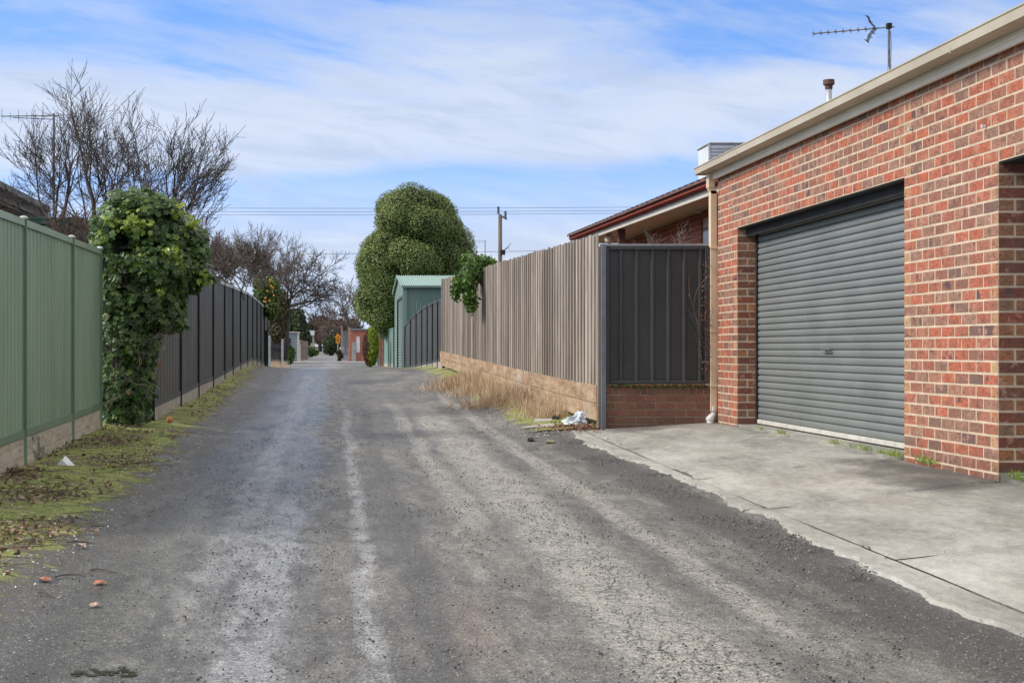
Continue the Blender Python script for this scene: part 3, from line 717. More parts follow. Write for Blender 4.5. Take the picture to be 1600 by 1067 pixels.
# ================================================================ RIGHT SIDE
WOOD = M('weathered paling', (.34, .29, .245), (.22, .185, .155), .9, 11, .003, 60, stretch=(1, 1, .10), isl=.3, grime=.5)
WOODB = M('shaded back paling', (.25, .20, .165), (.16, .13, .105), .9, 9, .002, 60, stretch=(1, 1, .12), isl=.35)  # paling wood coloured darker, groove shade put into the colour; also rails
def sleepermat():
    m, t, b = newmat('stained pine sleeper'); p = t.geo('Position')
    n = t.noise(t.vm('MULTIPLY', p, (1, .6, 3)), 4, 6, .7, .4); v = t.noise(t.vm('MULTIPLY', p, (3, 3, .25)), 3.2, 5, .7, .6)
    c = t.ramp(n, [(.33, (.21, .13, .075)), (.5, (.37, .25, .155)), (.66, (.46, .345, .235))])
    c = t.mix(t.m('MULTIPLY', t.ss(v, .56, .64), .75), c, (.20, .105, .055))
    c = t.mix(t.m('MULTIPLY', t.ss(t.noise(p, 1.1, 3), .55, .65), .5), c, (.46, .40, .33))
    t.put(b.inputs['Base Color'], c); b.inputs['Roughness'].default_value = .9
    t.put(b.inputs['Normal'], t.bump(n, .004)); return m
SLP = sleepermat()
TFY = [17.75, 21.4, 24, 28.9, 36.1]
tfb = lambda y: float(np.interp(y, TFY, [-.857, -.79, -.70, -.57, -.377]))
tfp = lambda y: float(np.interp(y, TFY, [-.43, -.37, -.312, -.20, -.03]))
tft = lambda y: float(np.interp(y, TFY, [1.386, 1.455, 1.50, 1.577, 1.71]))
tfx = lambda y: 3.2-.0304*(y-17.6)
tf = thing('timber_fence', (tfx(26), 26, -.8), 'tall weathered grey timber paling fence standing on brown sleepers', 'fence')
rf = random.Random(3)
fr_, bk = MB(), MB()
y = 17.70; i = 0
while y < 36.0:
    x = tfx(y); wd = .100; ztop = tft(y)+rf.uniform(-.012, .015); lean = rf.uniform(-.004, .004); tw = rf.uniform(-.004, .004)
    y1 = y+wd
    zb_ = tfp(y)+rf.uniform(-.01, .004)
    fr_.hexa([(x-.030+tw, y, zb_), (tfx(y1)-.030-tw, y1, zb_), (tfx(y1)-.014-tw, y1, zb_), (x-.014+tw, y, zb_)],
             [(x-.030+tw, y+lean, ztop), (tfx(y1)-.030-tw, y1+lean, ztop), (tfx(y1)-.014-tw, y1+lean, ztop), (x-.014+tw, y+lean, ztop)])
    y2 = y+wd-.022; y3 = y+.206+.022; x2 = tfx(y2); x3 = tfx(y3); zt2 = tft(y2)+rf.uniform(-.02, .008)
    bk.hexa([(x2-.012, y2, zb_), (x3-.012, y3, zb_), (x3+.004, y3, zb_), (x2+.004, y2, zb_)], [(x2-.012, y2, zt2), (x3-.012, y3, zt2), (x3+.004, y3, zt2), (x2+.004, y2, zt2)])
    y += .206; i += 1
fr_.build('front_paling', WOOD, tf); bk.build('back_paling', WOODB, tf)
o_ = tf.children[0]; o_['kind'] = 'stuff'
tf.children[1]['kind'] = 'stuff'
for dz in (.35, 1.0, 1.6):
    mb = MB(); mb.hexa([(tfx(17.8)+.006, 17.8, tfp(17.8)+dz), (tfx(36)+.006, 36, tfp(36)+dz), (tfx(36)+.05, 36, tfp(36)+dz), (tfx(17.8)+.05, 17.8, tfp(17.8)+dz)],
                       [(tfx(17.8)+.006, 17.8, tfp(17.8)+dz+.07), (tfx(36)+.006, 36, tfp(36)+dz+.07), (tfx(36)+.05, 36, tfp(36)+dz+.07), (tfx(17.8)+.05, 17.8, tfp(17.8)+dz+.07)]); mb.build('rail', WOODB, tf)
y = 17.72
while y < 36:
    y1 = min(y+2.4, 36.1)
    for r_ in (0, 1):
        f0, f1 = (0, .49) if r_ == 0 else (.5, 1)
        L0 = lambda q, f: tfb(q)+(tfp(q)-tfb(q))*f
        w0 = -.036-.006*r_; mb = MB()
        mb.hexa([(tfx(y)+w0, y+.004, L0(y, f0)), (tfx(y1)+w0, y1-.004, L0(y1, f0)), (tfx(y1)+.05, y1-.004, L0(y1, f0)), (tfx(y)+.05, y+.004, L0(y, f0))],
                [(tfx(y)+w0, y+.004, L0(y, f1)-.004), (tfx(y1)+w0, y1-.004, L0(y1, f1)-.004), (tfx(y1)+.05, y1-.004, L0(y1, f1)-.004), (tfx(y)+.05, y+.004, L0(y, f1)-.004)])
        mb.build('sleeper', SLP, tf)
    y = y1
STEELP = M('blue grey post steel', (.16, .18, .20), (.12, .135, .15), .5, 4, 0)
mb = MB(); px_ = PX(943, 17.6); mb.box((px_-.026, 17.58, -1.05), (px_+.026, 17.63, 1.26)); mb.build('end_post', STEELP, tf)
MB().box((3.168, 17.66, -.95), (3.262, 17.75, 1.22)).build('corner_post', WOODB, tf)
CHAR = M('charcoal sheet steel', (.056, .057, .055), (.042, .043, .042), .5, 1.5, .0005, 8, grime=.1, spec=.4)
CHARD = M('charcoal frame steel', (.045, .047, .05), (.035, .036, .038), .45, 3, 0)
# charcoal screen panel on a low brick wall
gp = thing('steel_screen', (3.9, 17.62, -.42), 'charcoal ribbed steel screen panel standing on the low brown brick wall', 'screen')
mb = MB(); x0, x1, zb, zt = 3.246, 4.482, PZ(600, 17.62), PZ(384, 17.62)
prof = []; x = x0+.03; pit = .19
xs_ = []
while x < x1-.02:
    for (dx, dy) in ((0, 0), (.135, .004), (.142, -.022), (.148, -.026), (.172, -.026), (.178, -.022), (.185, 0)):
        if x+dx < x1-.02: xs_.append((x+dx, dy))
    x += pit
xs_.append((x1-.03, 0)); K = 0
for (x, dy) in xs_: mb.v += [(x, 17.64+dy, zb+.02), (x, 17.64+dy, zt-.02)]
for i in range(len(xs_)-1): mb.f.append([2*i, 2*i+2, 2*i+3, 2*i+1]); mb.m.append(0)
mb.build('sheet', CHAR, gp)
mb = MB(); mb.box((x0, 17.595, zb), (x0+.045, 17.655, zt), bev=.004); mb.build('side_rail', CHARD, gp)
mb = MB(); mb.box((x1-.045, 17.595, zb), (x1, 17.655, zt), bev=.004); mb.build('side_rail', CHARD, gp)
mb = MB(); mb.box((x0+.046, 17.60, zt-.05), (x1-.046, 17.655, zt), bev=.008); mb.build('top_rail', CHARD, gp)
mb = MB(); mb.box((x0+.046, 17.60, zb), (x1-.046, 17.655, zb+.04), bev=.008); mb.build('bottom_rail', CHARD, gp)
mb = MB(); mb.box((x0-.03, 17.70, zt+.01), (x1+.01, 17.80, zt+.028)); mb.box((x0-.03, 17.705, zt-.04), (x1+.02, 17.79, zt+.009)); mb.build('capping', M('pale capping', (.40, .41, .42), None, .4, 4, 0), gp)
lw = thing('low_brick_wall', (3.9, 17.7, -.95), 'low brown brick wall with soldier top course under the charcoal screen', 'wall')
mb = MB(); xw0, xw1 = PX(946, 17.6), 4.50; ztw = -.425
nS = 15; ws = (xw1-xw0)/nS
for i in range(nS): brick(mb, (xw0, 17.6, 0), (1, 0, 0), (0, -1, 0), i*ws+.005, (i+1)*ws-.005, ztw-.115, ztw)
for k in range(6):
    z1 = ztw-.125-k*.086; z0 = z1-.076; u = 0; first = True
    while u < xw1-xw0-.02:
        L_ = .12 if (first and k % 2) else .24
        e_ = min(u+L_, xw1-xw0); brick(mb, (xw0, 17.6, 0), (1, 0, 0), (0, -1, 0), u+(.005 if not first else 0), e_-.005, z0, z1); u = e_; first = False
bw = mb.build('brick_face', BRKO, lw)
mb = MB(); mb.box((xw0, 17.6, -1.1), (xw1, 17.7, ztw-.004)); mb.build('mortar', MORTO, bw)
MOSS = leafmat('moss', [(0, (.03, .05, .012)), (.6, (.07, .10, .02)), (1, (.14, .16, .04))], .9, .1)
n = 1100; xs_ = rng.uniform(xw0, xw1, n); xs_ = xw0+np.round((xs_-xw0)/ws)*ws+rng.normal(size=n)*.018
pts = np.stack([xs_, np.full(n, 17.594)-rng.uniform(0, .01, n), ztw+.004-np.abs(rng.normal(size=n))*.02], 1)
mo = scatter('moss', *LEAF, pts, rotmats(n, rng), np.full(n, .016), MOSS); tag(mo, kind='stuff')
# ---- bare tree generator
def grow(mb, p, d, L, r, lvl, rn, up=.12, wob=.22, kids=3, ang=(25, 50), lk=.68, rmin=.003, sides=4, clip=None):
    n = 5 if lvl > 1 else 4; pts = [p]; rs = [r]; q = Vector(p); dd = Vector(d).normalized()
    for i in range(n):
        dd = (dd+Vector((rn.gauss(0, wob), rn.gauss(0, wob), rn.gauss(0, wob)*.7+up))*.6).normalized()
        q = q+dd*(L/n); pts.append(q.copy()); rs.append(max(rmin, r*(1-.55*(i+1)/n)))
        if clip and not clip(q): break
    mb.tube(pts, rs, 5 if lvl > 3 else 3, cap=False)
    if lvl <= 0: return
    m_ = len(pts)-1
    if m_ < 2: return
    for c in range(kids+(1 if lvl > 3 else 0)):
        fpos = .3+.7*(c+rn.random()*.8)/(kids+1); i = min(m_-1, int(fpos*m_)); a_ = pts[i].lerp(pts[i+1], fpos*m_-i) if fpos*m_-i < 1 else pts[i+1]
        ax = (pts[i+1]-pts[i]).normalized(); pr = ax.cross(Vector((rn.gauss(0, 1), rn.gauss(0, 1), rn.gauss(0, 1)))).normalized()
        an = R(rn.uniform(*ang)); nd = ax*math.cos(an)+pr*math.sin(an)
        grow(mb, a_, nd, L*lk*rn.uniform(.75, 1.15), max(rmin, rs[i]*rn.uniform(.5, .7)), lvl-1, rn, up, wob, kids, ang, lk, rmin, sides, clip)
    if m_ == n:
        grow(mb, pts[-1], dd, L*lk*rn.uniform(.8, 1.1), rs[-1], lvl-1, rn, up, wob, kids, ang, lk, rmin, sides, clip)
BARK = M('dark bark', (.085, .068, .058), (.045, .038, .034), .9, 12, .003, 30)
BARKL = M('grey brown twigs', (.15, .12, .10), (.09, .07, .06), .9, 6, 0)
BARKB = M('brown bare wood', (.14, .09, .065), (.085, .06, .045), .9, 6, 0)
def baretree(name, label, base, limbs, mat=BARK, group=None, seed=1, cat='tree', trunk=True, **kw):
    """limbs: list of (start, direction, length, radius, levels)"""
    a_ = thing(name, base, label, cat, group); rn = random.Random(seed)
    b = Vector(base); tk = MB(); s0 = Vector(limbs[0][0])
    if trunk:
        tk.tube([b-Vector((0, 0, .1)), b+(s0-b)*.5+Vector((.02, 0, 0)), s0], [limbs[0][3]*2.0, limbs[0][3]*1.6, limbs[0][3]*1.3], 8); tk.build('trunk', mat, a_, True)
    mb = MB()
    for (s_, d_, L_, r_, lv) in limbs: grow(mb, Vector(s_), Vector(d_), L_, r_, lv, rn, **kw)
    mb.build('crown', mat, a_)
    return a_
# ---- dead creeper on the right edge of the screen
mb = MB(); rn = random.Random(8)
for i in range(3):
    p = Vector((4.38+rn.uniform(-.04, .09), 17.575, rn.uniform(-.2, .2)))
    grow(mb, p, Vector((rn.uniform(-.5, .1), 0, 1)), rn.uniform(.4, .7), .004, 1, rn, up=.2, wob=.3, clip=lambda q: q.y < 17.59 and 4.22 < q.x < 4.48 and q.z < 1.15)
cv_ = thing('dead_creeper', (4.4, 17.56, -.2), 'dry dead creeper clinging to the right edge of the charcoal screen', 'creeper')
mb.build('stem', BARKL, cv_)
DEADL = leafmat('dead leaf', [(0, (.05, .03, .02)), (.4, (.12, .065, .04)), (.75, (.24, .12, .06)), (1, (.33, .20, .12))], .8, .15)
n = 150; pts = np.stack([4.42+rng.normal(size=n)*.025, 17.56-rng.uniform(0, .03, n), rng.choice([.95, .7, .45, .3, .05, -.25], n)+rng.normal(size=n)*.08], 1)
scatter('dry_leaves', *LEAF, pts, rotmats(n, rng), rng.uniform(.02, .045, n), DEADL, cv_)
# ---- red-gutter house behind
hs = thing('brick_house', (5.6, 24, -.6), 'low red brick house with maroon gutter, cream fascia and deep eave', 'house')
BW = M('house brick', (.30, .10, .06), (.20, .08, .055), .9, 8, .002, 50)
def brickwallmat(name, c1, c2, mortar, sc_=1):
    m, t, b = newmat(name); p = t.geo('Position'); x, y, z = t.sep(p)
    n = m.node_tree.nodes.new('ShaderNodeTexBrick'); t.put(n.inputs['Vector'], t.comb(t.m('ADD', x, y), z, 0))
    t.put(n.inputs['Color1'], c1); t.put(n.inputs['Color2'], c2); t.put(n.inputs['Mortar'], mortar)
    n.inputs['Scale'].default_value = 1; n.inputs['Mortar Size'].default_value = .006; n.inputs['Brick Width'].default_value = .24; n.inputs['Row Height'].default_value = .086; n.inputs['Bias'].default_value = 0
    c = t.mix(.35, n.outputs[0], t.mix(1, n.outputs[0], t.ramp(t.noise(p, 14, 4, .7), [(.3, (.4, .4, .4)), (.7, (1.6, 1.5, 1.4))]), 'MULTIPLY'))
    t.put(b.inputs['Base Color'], c); b.inputs['Roughness'].default_value = .9
    t.put(b.inputs['Normal'], t.bump(n.outputs[1], -.004)); return m
BW = brickwallmat('house brickwork', (.30, .085, .05), (.42, .13, .075), (.40, .31, .24))
CREAM = M('cream paint', (.58, .54, .46), (.50, .46, .39), .6, 2, 0)
SOFF = M('soffit sheet', (.66, .58, .44), (.60, .53, .40), .7, 1, 0)
RGUT = M('maroon gutter', (.30, .065, .045), (.24, .055, .04), .8, 3, 0, spec=.15)
TILE = M('brown roof tile', (.14, .075, .06), (.09, .05, .045), .8, 5, .004, 20)
hx0, hx1 = 4.66, 4.84   # eave line at far end, near end
hy0, hy1 = 29.2, 18.4
def ex(y): return hx1+(hx0-hx1)*(y-hy1)/(hy0-hy1)
ez = lambda y: 2.20+.06*(y-hy1)/(hy0-hy1)
mb = MB()
W = 5.62
segs = [(29, 25.6), (24.7, 22.55), (21.6, 17.9)]
for (a_, b_) in segs: mb.box((W, a_, -.9), (W+.2, b_, 2.09))
mb.box((W, 25.6, -.9), (W+.2, 24.7, .35)); mb.box((W, 25.6, 1.75), (W+.2, 24.7, 2.09)); mb.box((W, 22.55, 2.0), (W+.2, 21.6, 2.09))
mb.box((W+.2, 29.0, -.9), (12, 28.8, 2.09)); mb.box((W+.2, 18.1, -.9), (12, 17.9, 2.09))
mb.build('wall', BW, hs)
mb = MB(); mb.extr([(0, 0), (0, -.10), (.03, -.12), (.11, -.12), (.11, -.11), (.035, -.11), (.012, -.095), (.012, -.01), (-.008, 0)], (ex(18.0), 18.0, ez(18)+.02), (ex(hy0), hy0, ez(hy0)+.02)); mb.build('gutter', RGUT, hs)
mb = MB(); mb.hexa([(ex(18)+.09, 18, ez(18)-.19), (ex(hy0)+.09, hy0-.02, ez(hy0)-.19), (ex(hy0)+.115, hy0-.02, ez(hy0)-.19), (ex(18)+.115, 18, ez(18)-.19)],
                   [(ex(18)+.09, 18, ez(18)-.09), (ex(hy0)+.09, hy0-.02, ez(hy0)-.09), (ex(hy0)+.115, hy0-.02, ez(hy0)-.09), (ex(18)+.115, 18, ez(18)-.09)]); mb.build('fascia', CREAM, hs)
mb = MB(); mb.hexa([(ex(18)+.12, 18, 2.10), (ex(hy0)+.12, hy0-.03, 2.10), (W+.1, hy0-.03, 2.10), (W+.1, 18, 2.10)], [(ex(18)+.12, 18, 2.115), (ex(hy0)+.12, hy0-.03, 2.115), (W+.1, hy0-.03, 2.115), (W+.1, 18, 2.115)]); mb.build('soffit', SOFF, hs)
mb = MB(); pr = math.tan(R(21))
e0, e1 = (ex(18)-.02, 18, ez(18)+.03), (ex(hy0)-.02, hy0, ez(hy0)+.03)
rx = 8.6; rz = 2.23+(rx-4.75)*pr
mb.add([e0, e1, (rx, hy0-3.8, rz), (rx, 18, rz), (12.5, hy0, 2.23), (12.5, 18, 2.23)], [(0, 3, 2, 1), (1, 2, 4), (2, 3, 5, 4)])
mb.build('roof', TILE, hs)
mb = MB(); n = 136
for i in range(n):
    yy_ = hy0-i*.0825; dz = .03*(.5+.5*math.sin(i*math.pi/2))
    mb.v += [(ex(yy_)-.04, yy_, ez(yy_)-.012+dz), (ex(yy_)+.3, yy_, ez(yy_)-.005+dz+.3*pr), (ex(yy_)-.04, yy_, ez(yy_)-.03)]
for i in range(n-1):
    mb.f += [[3*i, 3*i+1, 3*i+4, 3*i+3], [3*i, 3*i+3, 3*i+5, 3*i+2]]; mb.m += [0, 0]
mb.build('eave_tile_row', TILE, hs)
mb = MB(); pxp = PX(968, 25.6); mb.box((pxp-.02, 25.58, -.9), (pxp+.10, 25.68, 2.09), bev=.004); mb.build('verandah_post', M('maroon timber', (.15, .06, .05), None, .7, 6, 0), hs)
GLASS = M('window glass', (.16, .17, .18), (.10, .11, .12), .12, 2, 0, spec=.8)
mb = MB(); mb.box((W+.03, 25.6, .35), (W+.06, 24.7, .42)); mb.box((W+.03, 25.6, 1.68), (W+.06, 24.7, 1.75)); mb.box((W+.03, 25.6, .42), (W+.06, 25.53, 1.68)); mb.box((W+.03, 24.78, .42), (W+.06, 24.7, 1.68)); mb.box((W+.03, 25.18, .42), (W+.06, 25.12, 1.68))
wf = mb.build('window', M('window frame white', (.6, .6, .58), None, .5, 5, 0), hs)
mb = MB(); mb.box((W+.065, 25.6, .35), (W+.08, 24.7, 1.75)); mb.build('pane', GLASS, wf)
mb = MB(); mb.box((W+.03, 22.55, -.8), (W+.09, 21.6, 2.0)); dd_ = mb.build('door', CREAM, hs)
mb = MB(); mb.box((W+.01, 22.45, .2), (W+.028, 21.75, 1.85)); mb.build('pane', GLASS, dd_)
for i, (px, py, Y, r_) in enumerate(((1092, 325, 22.2, .085), (952, 374, 26.5, .085))):
    c_ = P(px, py, Y)
    mb = MB(); nu, nv = 14, 9; K = 0
    for a_ in range(nv+1):
        for b_ in range(nu): th = math.pi*a_/nv; ph = 2*math.pi*b_/nu; mb.v.append((c_.x+r_*math.sin(th)*math.cos(ph), c_.y+r_*math.sin(th)*math.sin(ph), c_.z+r_*math.cos(th)))
    for a_ in range(nv):
        for b_ in range(nu): mb.f.append([a_*nu+b_, a_*nu+(b_+1) % nu, (a_+1)*nu+(b_+1) % nu, (a_+1)*nu+b_]); mb.m.append(0)
    l_ = mb.build('lamp_globe', M('opal globe', (.68, .64, .54), None, .3, 2, 0), hs, True)
    mb = MB(); mb.tube([(c_.x, c_.y, c_.z+r_*.9), (c_.x, c_.y, 2.10)], .04, 8); mb.build('lamp_base', CREAM, l_)
baretree('bare_shrub', 'pale leafless shrub twigs above the charcoal screen, in front of the brick house', (4.45, 19.6, -.7), [((4.42, 19.6, 1.0), (-.1, 0, 1), .32, .005, 4), ((4.47, 19.6, 1.0), (.35, 0, 1), .34, .005, 4), ((4.40, 19.6, 1.0), (-.5, 0, 1), .30, .004, 3)],
         mat=M('pale twig', (.26, .22, .19), None, .9, 8, 0), cat='shrub', seed=5, kids=2, rmin=.0014, up=.08, wob=.3)
# ---- garden shrub hanging over the timber fence
GREEN2 = leafmat('garden shrub leaf', [(0, (.035, .075, .018)), (.45, (.08, .16, .03)), (.78, (.16, .27, .045)), (.92, (.32, .38, .08)), (1, (.48, .38, .10))], .4, .25)
ov = thing('overhanging_shrub', (tfx(28)+.5, 28, -.5), 'leafy green shrub spilling over the timber fence in front of the green shed', 'shrub')
def LB(px, py, Y, rx, ry, ryd=None):
    c_ = P(px, py, Y); s_ = Y/F; return (c_.x, c_.y, c_.z, rx*s_, (ryd if ryd else rx*s_*.8), ry*s_)
lob = [LB(738, 425, 28.2, 16, 22, .3), LB(722, 440, 28.0, 15, 16, .25), LB(752, 412, 28.6, 17, 12, .3), LB(733, 460, 27.9, 12, 22, .18), LB(712, 455, 28.2, 7, 14, .15), LB(738, 478, 27.9, 7, 12, .15), LB(765, 412, 28.8, 11, 7, .2), LB(730, 405, 28.6, 9, 10, .2)]
p_, n_, k_ = lobes_pts(lob, 2900, rng, (.35, 1.15))
scatter('foliage', *LEAF, p_, rotmats(len(p_), rng, n_, .7), rng.uniform(.05, .10, len(p_)), GREEN2, ov)
mb = MB(); rn = random.Random(2)
mb.tube([(tfx(28)+.5, 28, -.55), (tfx(28)+.3, 28, .8), P(740, 430, 28.2)], [.04, .03, .02], 6)
for l_ in lob: mb.tube([P(742, 428, 28.2), Vector(l_[:3])], [.012, .005], 4)
mb.build('stem', BARKB, ov)
# ---- colour sheet fences ------------------------------------------------
def sheet_fence(root, pts, zb, zt, mat, cmat, pm, ribs=8, side=1, post=.05, plinth=None, base=None, depth=.022, capm=None, first=True, last=True, balls=False):
    """pts: list of (x,y) post positions; zb/zt/base: lists of bottom, top, ground heights. side: +1 the lane lies to +X"""
    for i in range(len(pts)-1):
        (x0, y0), (x1, y1) = pts[i], pts[i+1]; dx, dy = x1-x0, y1-y0; L_ = math.hypot(dx, dy); ux, uy = dx/L_, dy/L_; nx, ny = uy, -ux
        if nx*side < 0: nx, ny = -nx, -ny
        mb = MB(); q = []; nr = ribs
        for r_ in range(nr):
            for (f_, o_) in ((0, 0), (.30, .0), (.42, -1), (.50, -1), (.58, 0.0), (.64, .0), (.66, -.35), (.70, 0)):
                q.append(((r_+f_)/nr, o_*depth*.9))
        q.append((1, 0)); K = 0
        for (f_, o_) in q:
            X, Y = x0+dx*f_+nx*o_, y0+dy*f_+ny*o_; zb_ = zb[i]+(zb[i+1]-zb[i])*f_; zt_ = zt[i]+(zt[i+1]-zt[i])*f_
            mb.v += [(X, Y, zb_), (X, Y, zt_)]
        for j in range(len(q)-1): mb.f.append([2*j, 2*j+2, 2*j+3, 2*j+1]); mb.m.append(0)
        mb.build('panel', mat, root)
        for (nm, za, zc, m_) in (('top_rail', zt, .055, capm or cmat), ('bottom_rail', zb, .04, cmat)):
            mb = MB(); lo = []; hi = []
            for (X, Y, Z) in ((x0+ux*.03, y0+uy*.03, za[i]), (x1-ux*.03, y1-uy*.03, za[i+1])):
                a_ = (Z-zc, Z+.006) if nm == 'top_rail' else (Z-.03, Z+.035)
                lo.append([(X+nx*.018, Y+ny*.018, a_[0]), (X-nx*.04, Y-ny*.04, a_[0])]); hi.append([(X+nx*.018, Y+ny*.018, a_[1]), (X-nx*.04, Y-ny*.04, a_[1])])
            mb.hexa([lo[0][0], lo[1][0], lo[1][1], lo[0][1]], [hi[0][0], hi[1][0], hi[1][1], hi[0][1]]); mb.build(nm, m_, root)
        if plinth:
            nb = plinth[1]
            for b in range(nb):
                mb = MB(); lo = []; hi = []
                for (X, Y, j_) in ((x0+ux*.032, y0+uy*.032, i), (x1-ux*.032, y1-uy*.032, i+1)):
                    B_ = base[j_]-.06; T_ = zb[j_]-.032; h0 = B_+(T_-B_)*b/nb; h1 = B_+(T_-B_)*(b+1)/nb-.004
                    of = .012-.004*b
                    lo.append([(X+nx*of, Y+ny*of, h0), (X-nx*.03, Y-ny*.03, h0)]); hi.append([(X+nx*of, Y+ny*of, h1), (X-nx*.03, Y-ny*.03, h1)])
                mb.hexa([lo[0][0], lo[1][0], lo[1][1], lo[0][1]], [hi[0][0], hi[1][0], hi[1][1], hi[0][1]]); mb.build('plinth_board', plinth[0], root)
    for i, (x, y) in enumerate(pts):
        if (i == 0 and not first) or (i == len(pts)-1 and not last): continue
        j_ = min(i, len(pts)-2); dx, dy = pts[j_+1][0]-pts[j_][0], pts[j_+1][1]-pts[j_][1]; L_ = math.hypot(dx, dy); ux, uy = dx/L_, dy/L_; nx, ny = uy, -ux
        mb = MB(); h_ = post/2; zlo, zhi = (base[i] if base else zb[i])-.15, zt[i]+.01
        c4 = [(x+ux*a_+nx*b_, y+uy*a_+ny*b_) for a_, b_ in ((-h_*.55, -h_*1.05), (h_*.55, -h_*1.05), (h_*.55, h_*1.05), (-h_*.55, h_*1.05))]
        mb.hexa([(a_, b_, zlo) for a_, b_ in c4], [(a_, b_, zhi) for a_, b_ in c4]); po = mb.build('post', pm, root)
        if balls:
            mb = MB(); mb.tube([(x, y, zhi), (x, y, zhi+.010), (x, y, zhi+.024), (x, y, zhi+.028)], [.038, .040, .028, .008], 12); mb.build('post_cap', M('pale post cap', (.55, .58, .56), None, .4, 3, 0) if i == 0 else bpy.data.materials['pale post cap'], po)
CHARF = M('dark grey fence sheet', (.088, .089, .087), (.070, .071, .069), .55, 1.2, .0006, 5, grime=.3, spec=.3)
CONP = M('pale concrete plinth', (.40, .36, .31), (.30, .27, .23), .9, 3, .003, 40, grime=.3)
# right, between timber fence and shed
fA, fB = (2.72, 36.6), (2.40, 49.6); NP = 7
pts = [(fA[0]+(fB[0]-fA[0])*i/NP+.25*math.sin(math.pi*i/NP)*.4, fA[1]+(fB[1]-fA[1])*i/NP) for i in range(NP+1)]
pyt = np.interp(np.linspace(0, 1, NP+1), [0, .28, .55, .8, 1], [468, 477, 487, 499, 510]); pyb = np.interp(np.linspace(0, 1, NP+1), [0, .5, 1], [564, 571, 577])
zt_ = []; zb_ = []
for (x, y), a_ in zip(pts, np.linspace(0, 1, NP+1)):
    px = VX+x*F/y; f_ = (690-px)/(690-631.5)
    zt_.append(PZ(float(np.interp(f_, [0, .15, .3, .45, .6, .75, .88, 1], [467, 470, 474, 479, 485, 492.5, 501, 511])), y)); zb_.append(PZ(float(np.interp(f_, [0, .4, .7, 1], [565, 570, 574, 577])), y)+.05)
rfn = thing('charcoal_fence', (pts[3][0], pts[3][1], -.5), 'charcoal steel sheet fence with curved falling top between timber fence and green shed', 'fence')
sheet_fence(rfn, pts, zb_, zt_, CHAR, CHARD, DARK, 6, -1, .06, (CONP, 1), [z-.18 for z in zb_])
# green shed
SG = M('mist green shed steel', (.155, .235, .195), (.135, .21, .175), .5, 1, .0004, 6, grime=.08)
SGR = M('pale green roof steel', (.24, .34, .30), (.20, .30, .26), .45, 1, .0004, 6)
SGD = M('shed door green', (.16, .21, .19), (.13, .175, .16), .5, 2, 0)
sx0, sy0, sy1, sx1 = 2.37, 50.0, 57.6, 8.0; ze, zbse = PZ(447, 50), -.72; zpk = 2.66
sh = thing('green_shed', (5, 54, -.7), 'mist green steel shed with corrugated roof beside the lane, under the round tree', 'shed')
N_ = 44
for (y_, s_) in ((sy0, -1), (sy1, 1)):
    mb = MB()
    K = len(mb.v); q = []
    for i in range(N_):
        for (f_, o_) in ((0, 0), (.35, 0), (.45, .025), (.6, .025), (.7, 0)): q.append((sx0+(sx1-sx0)*(i+f_)/N_, y_+s_*o_))
    q.append((sx1, y_))
    for (x_, yv) in q: mb.v += [(x_, yv, zbse), (x_, yv, ze)]
    for j in range(len(q)-1): mb.f.append([K+2*j, K+2*j+2, K+2*j+3, K+2*j+1]); mb.m.append(0)
    mb.build('side_wall', SG, sh)
ym_ = (sy0+sy1)/2; dy0, dy1 = 51.0, 55.2; zd = PZ(467, 52.5)
for X in (sx0, sx1):
    mb = MB()
    if X == sx0:
        mb.add([(X, sy0, zbse), (X, dy0, zbse), (X, dy0, ze), (X, sy0, ze)], [(0, 1, 2, 3)]); mb.add([(X, dy1, zbse), (X, sy1, zbse), (X, sy1, ze), (X, dy1, ze)], [(0, 1, 2, 3)])
        mb.add([(X, dy0, zd), (X, dy1, zd), (X, dy1, ze), (X, dy0, ze)], [(0, 1, 2, 3)]); mb.add([(X, sy0, ze), (X, sy1, ze), (X, ym_, zpk)], [(0, 1, 2)])
    else: mb.add([(X, sy0, zbse), (X, sy1, zbse), (X, sy1, ze), (X, ym_, zpk), (X, sy0, ze)], [(0, 1, 2, 3, 4)])
    mb.build('gable_wall', SG, sh)
mb = MB(); z = zbse; K = 0; n = 0
while z < zd:
    for (dz, dx) in ((0, .05), (.03, .03), (.07, .03), (.09, .055)): mb.v += [(sx0+dx, dy0, z+dz), (sx0+dx, dy1, z+dz)]; n += 1
    z += .1
for j in range(n-1): mb.f.append([2*j, 2*j+1, 2*j+3, 2*j+2]); mb.m.append(0)
mb.build('roller_door', SGD, sh)
mb = MB()
for (y_, a_) in ((sy0, -1), (sy0, 1)): pass
mb.box((sx0-.03, sy0-.05, zbse), (sx0+.10, sy0-.028, ze)); mb.box((sx0-.03, sy0-.027, zbse), (sx0-.008, sy0+.12, ze)); mb.build('corner_trim', SG, sh)
mb = MB(); mb.box((sx0-.012, dy0-.08, zbse), (sx0-.002, dy0, zd)); mb.box((sx0-.012, dy0-.08, zd+.002), (sx0-.002, dy1+.08, zd+.08)); mb.box((sx0-.012, dy1, zbse), (sx0-.002, dy1+.08, zd)); mb.build('door_frame', M('shed door frame', (.07, .10, .09), None, .5, 3, 0), sh)
mb = MB()
for sgn, ys_ in ((1, sy0), (-1, sy1)):
    K = len(mb.v); NR = 75; q = []
    for i in range(NR*4+1): x_ = sx0-.08+(sx1+.16-sx0)*i/(NR*4); q.append((x_, .016*math.sin(i*math.pi/2)))
    for (x_, o_) in q: mb.v += [(x_, ys_-sgn*.1, ze+.01+o_), (x_, ym_, zpk+.04+o_)]
    for j in range(len(q)-1): mb.f.append([K+2*j, K+2*j+2, K+2*j+3, K+2*j+1]); mb.m.append(0)
mb.build('roof', SGR, sh)
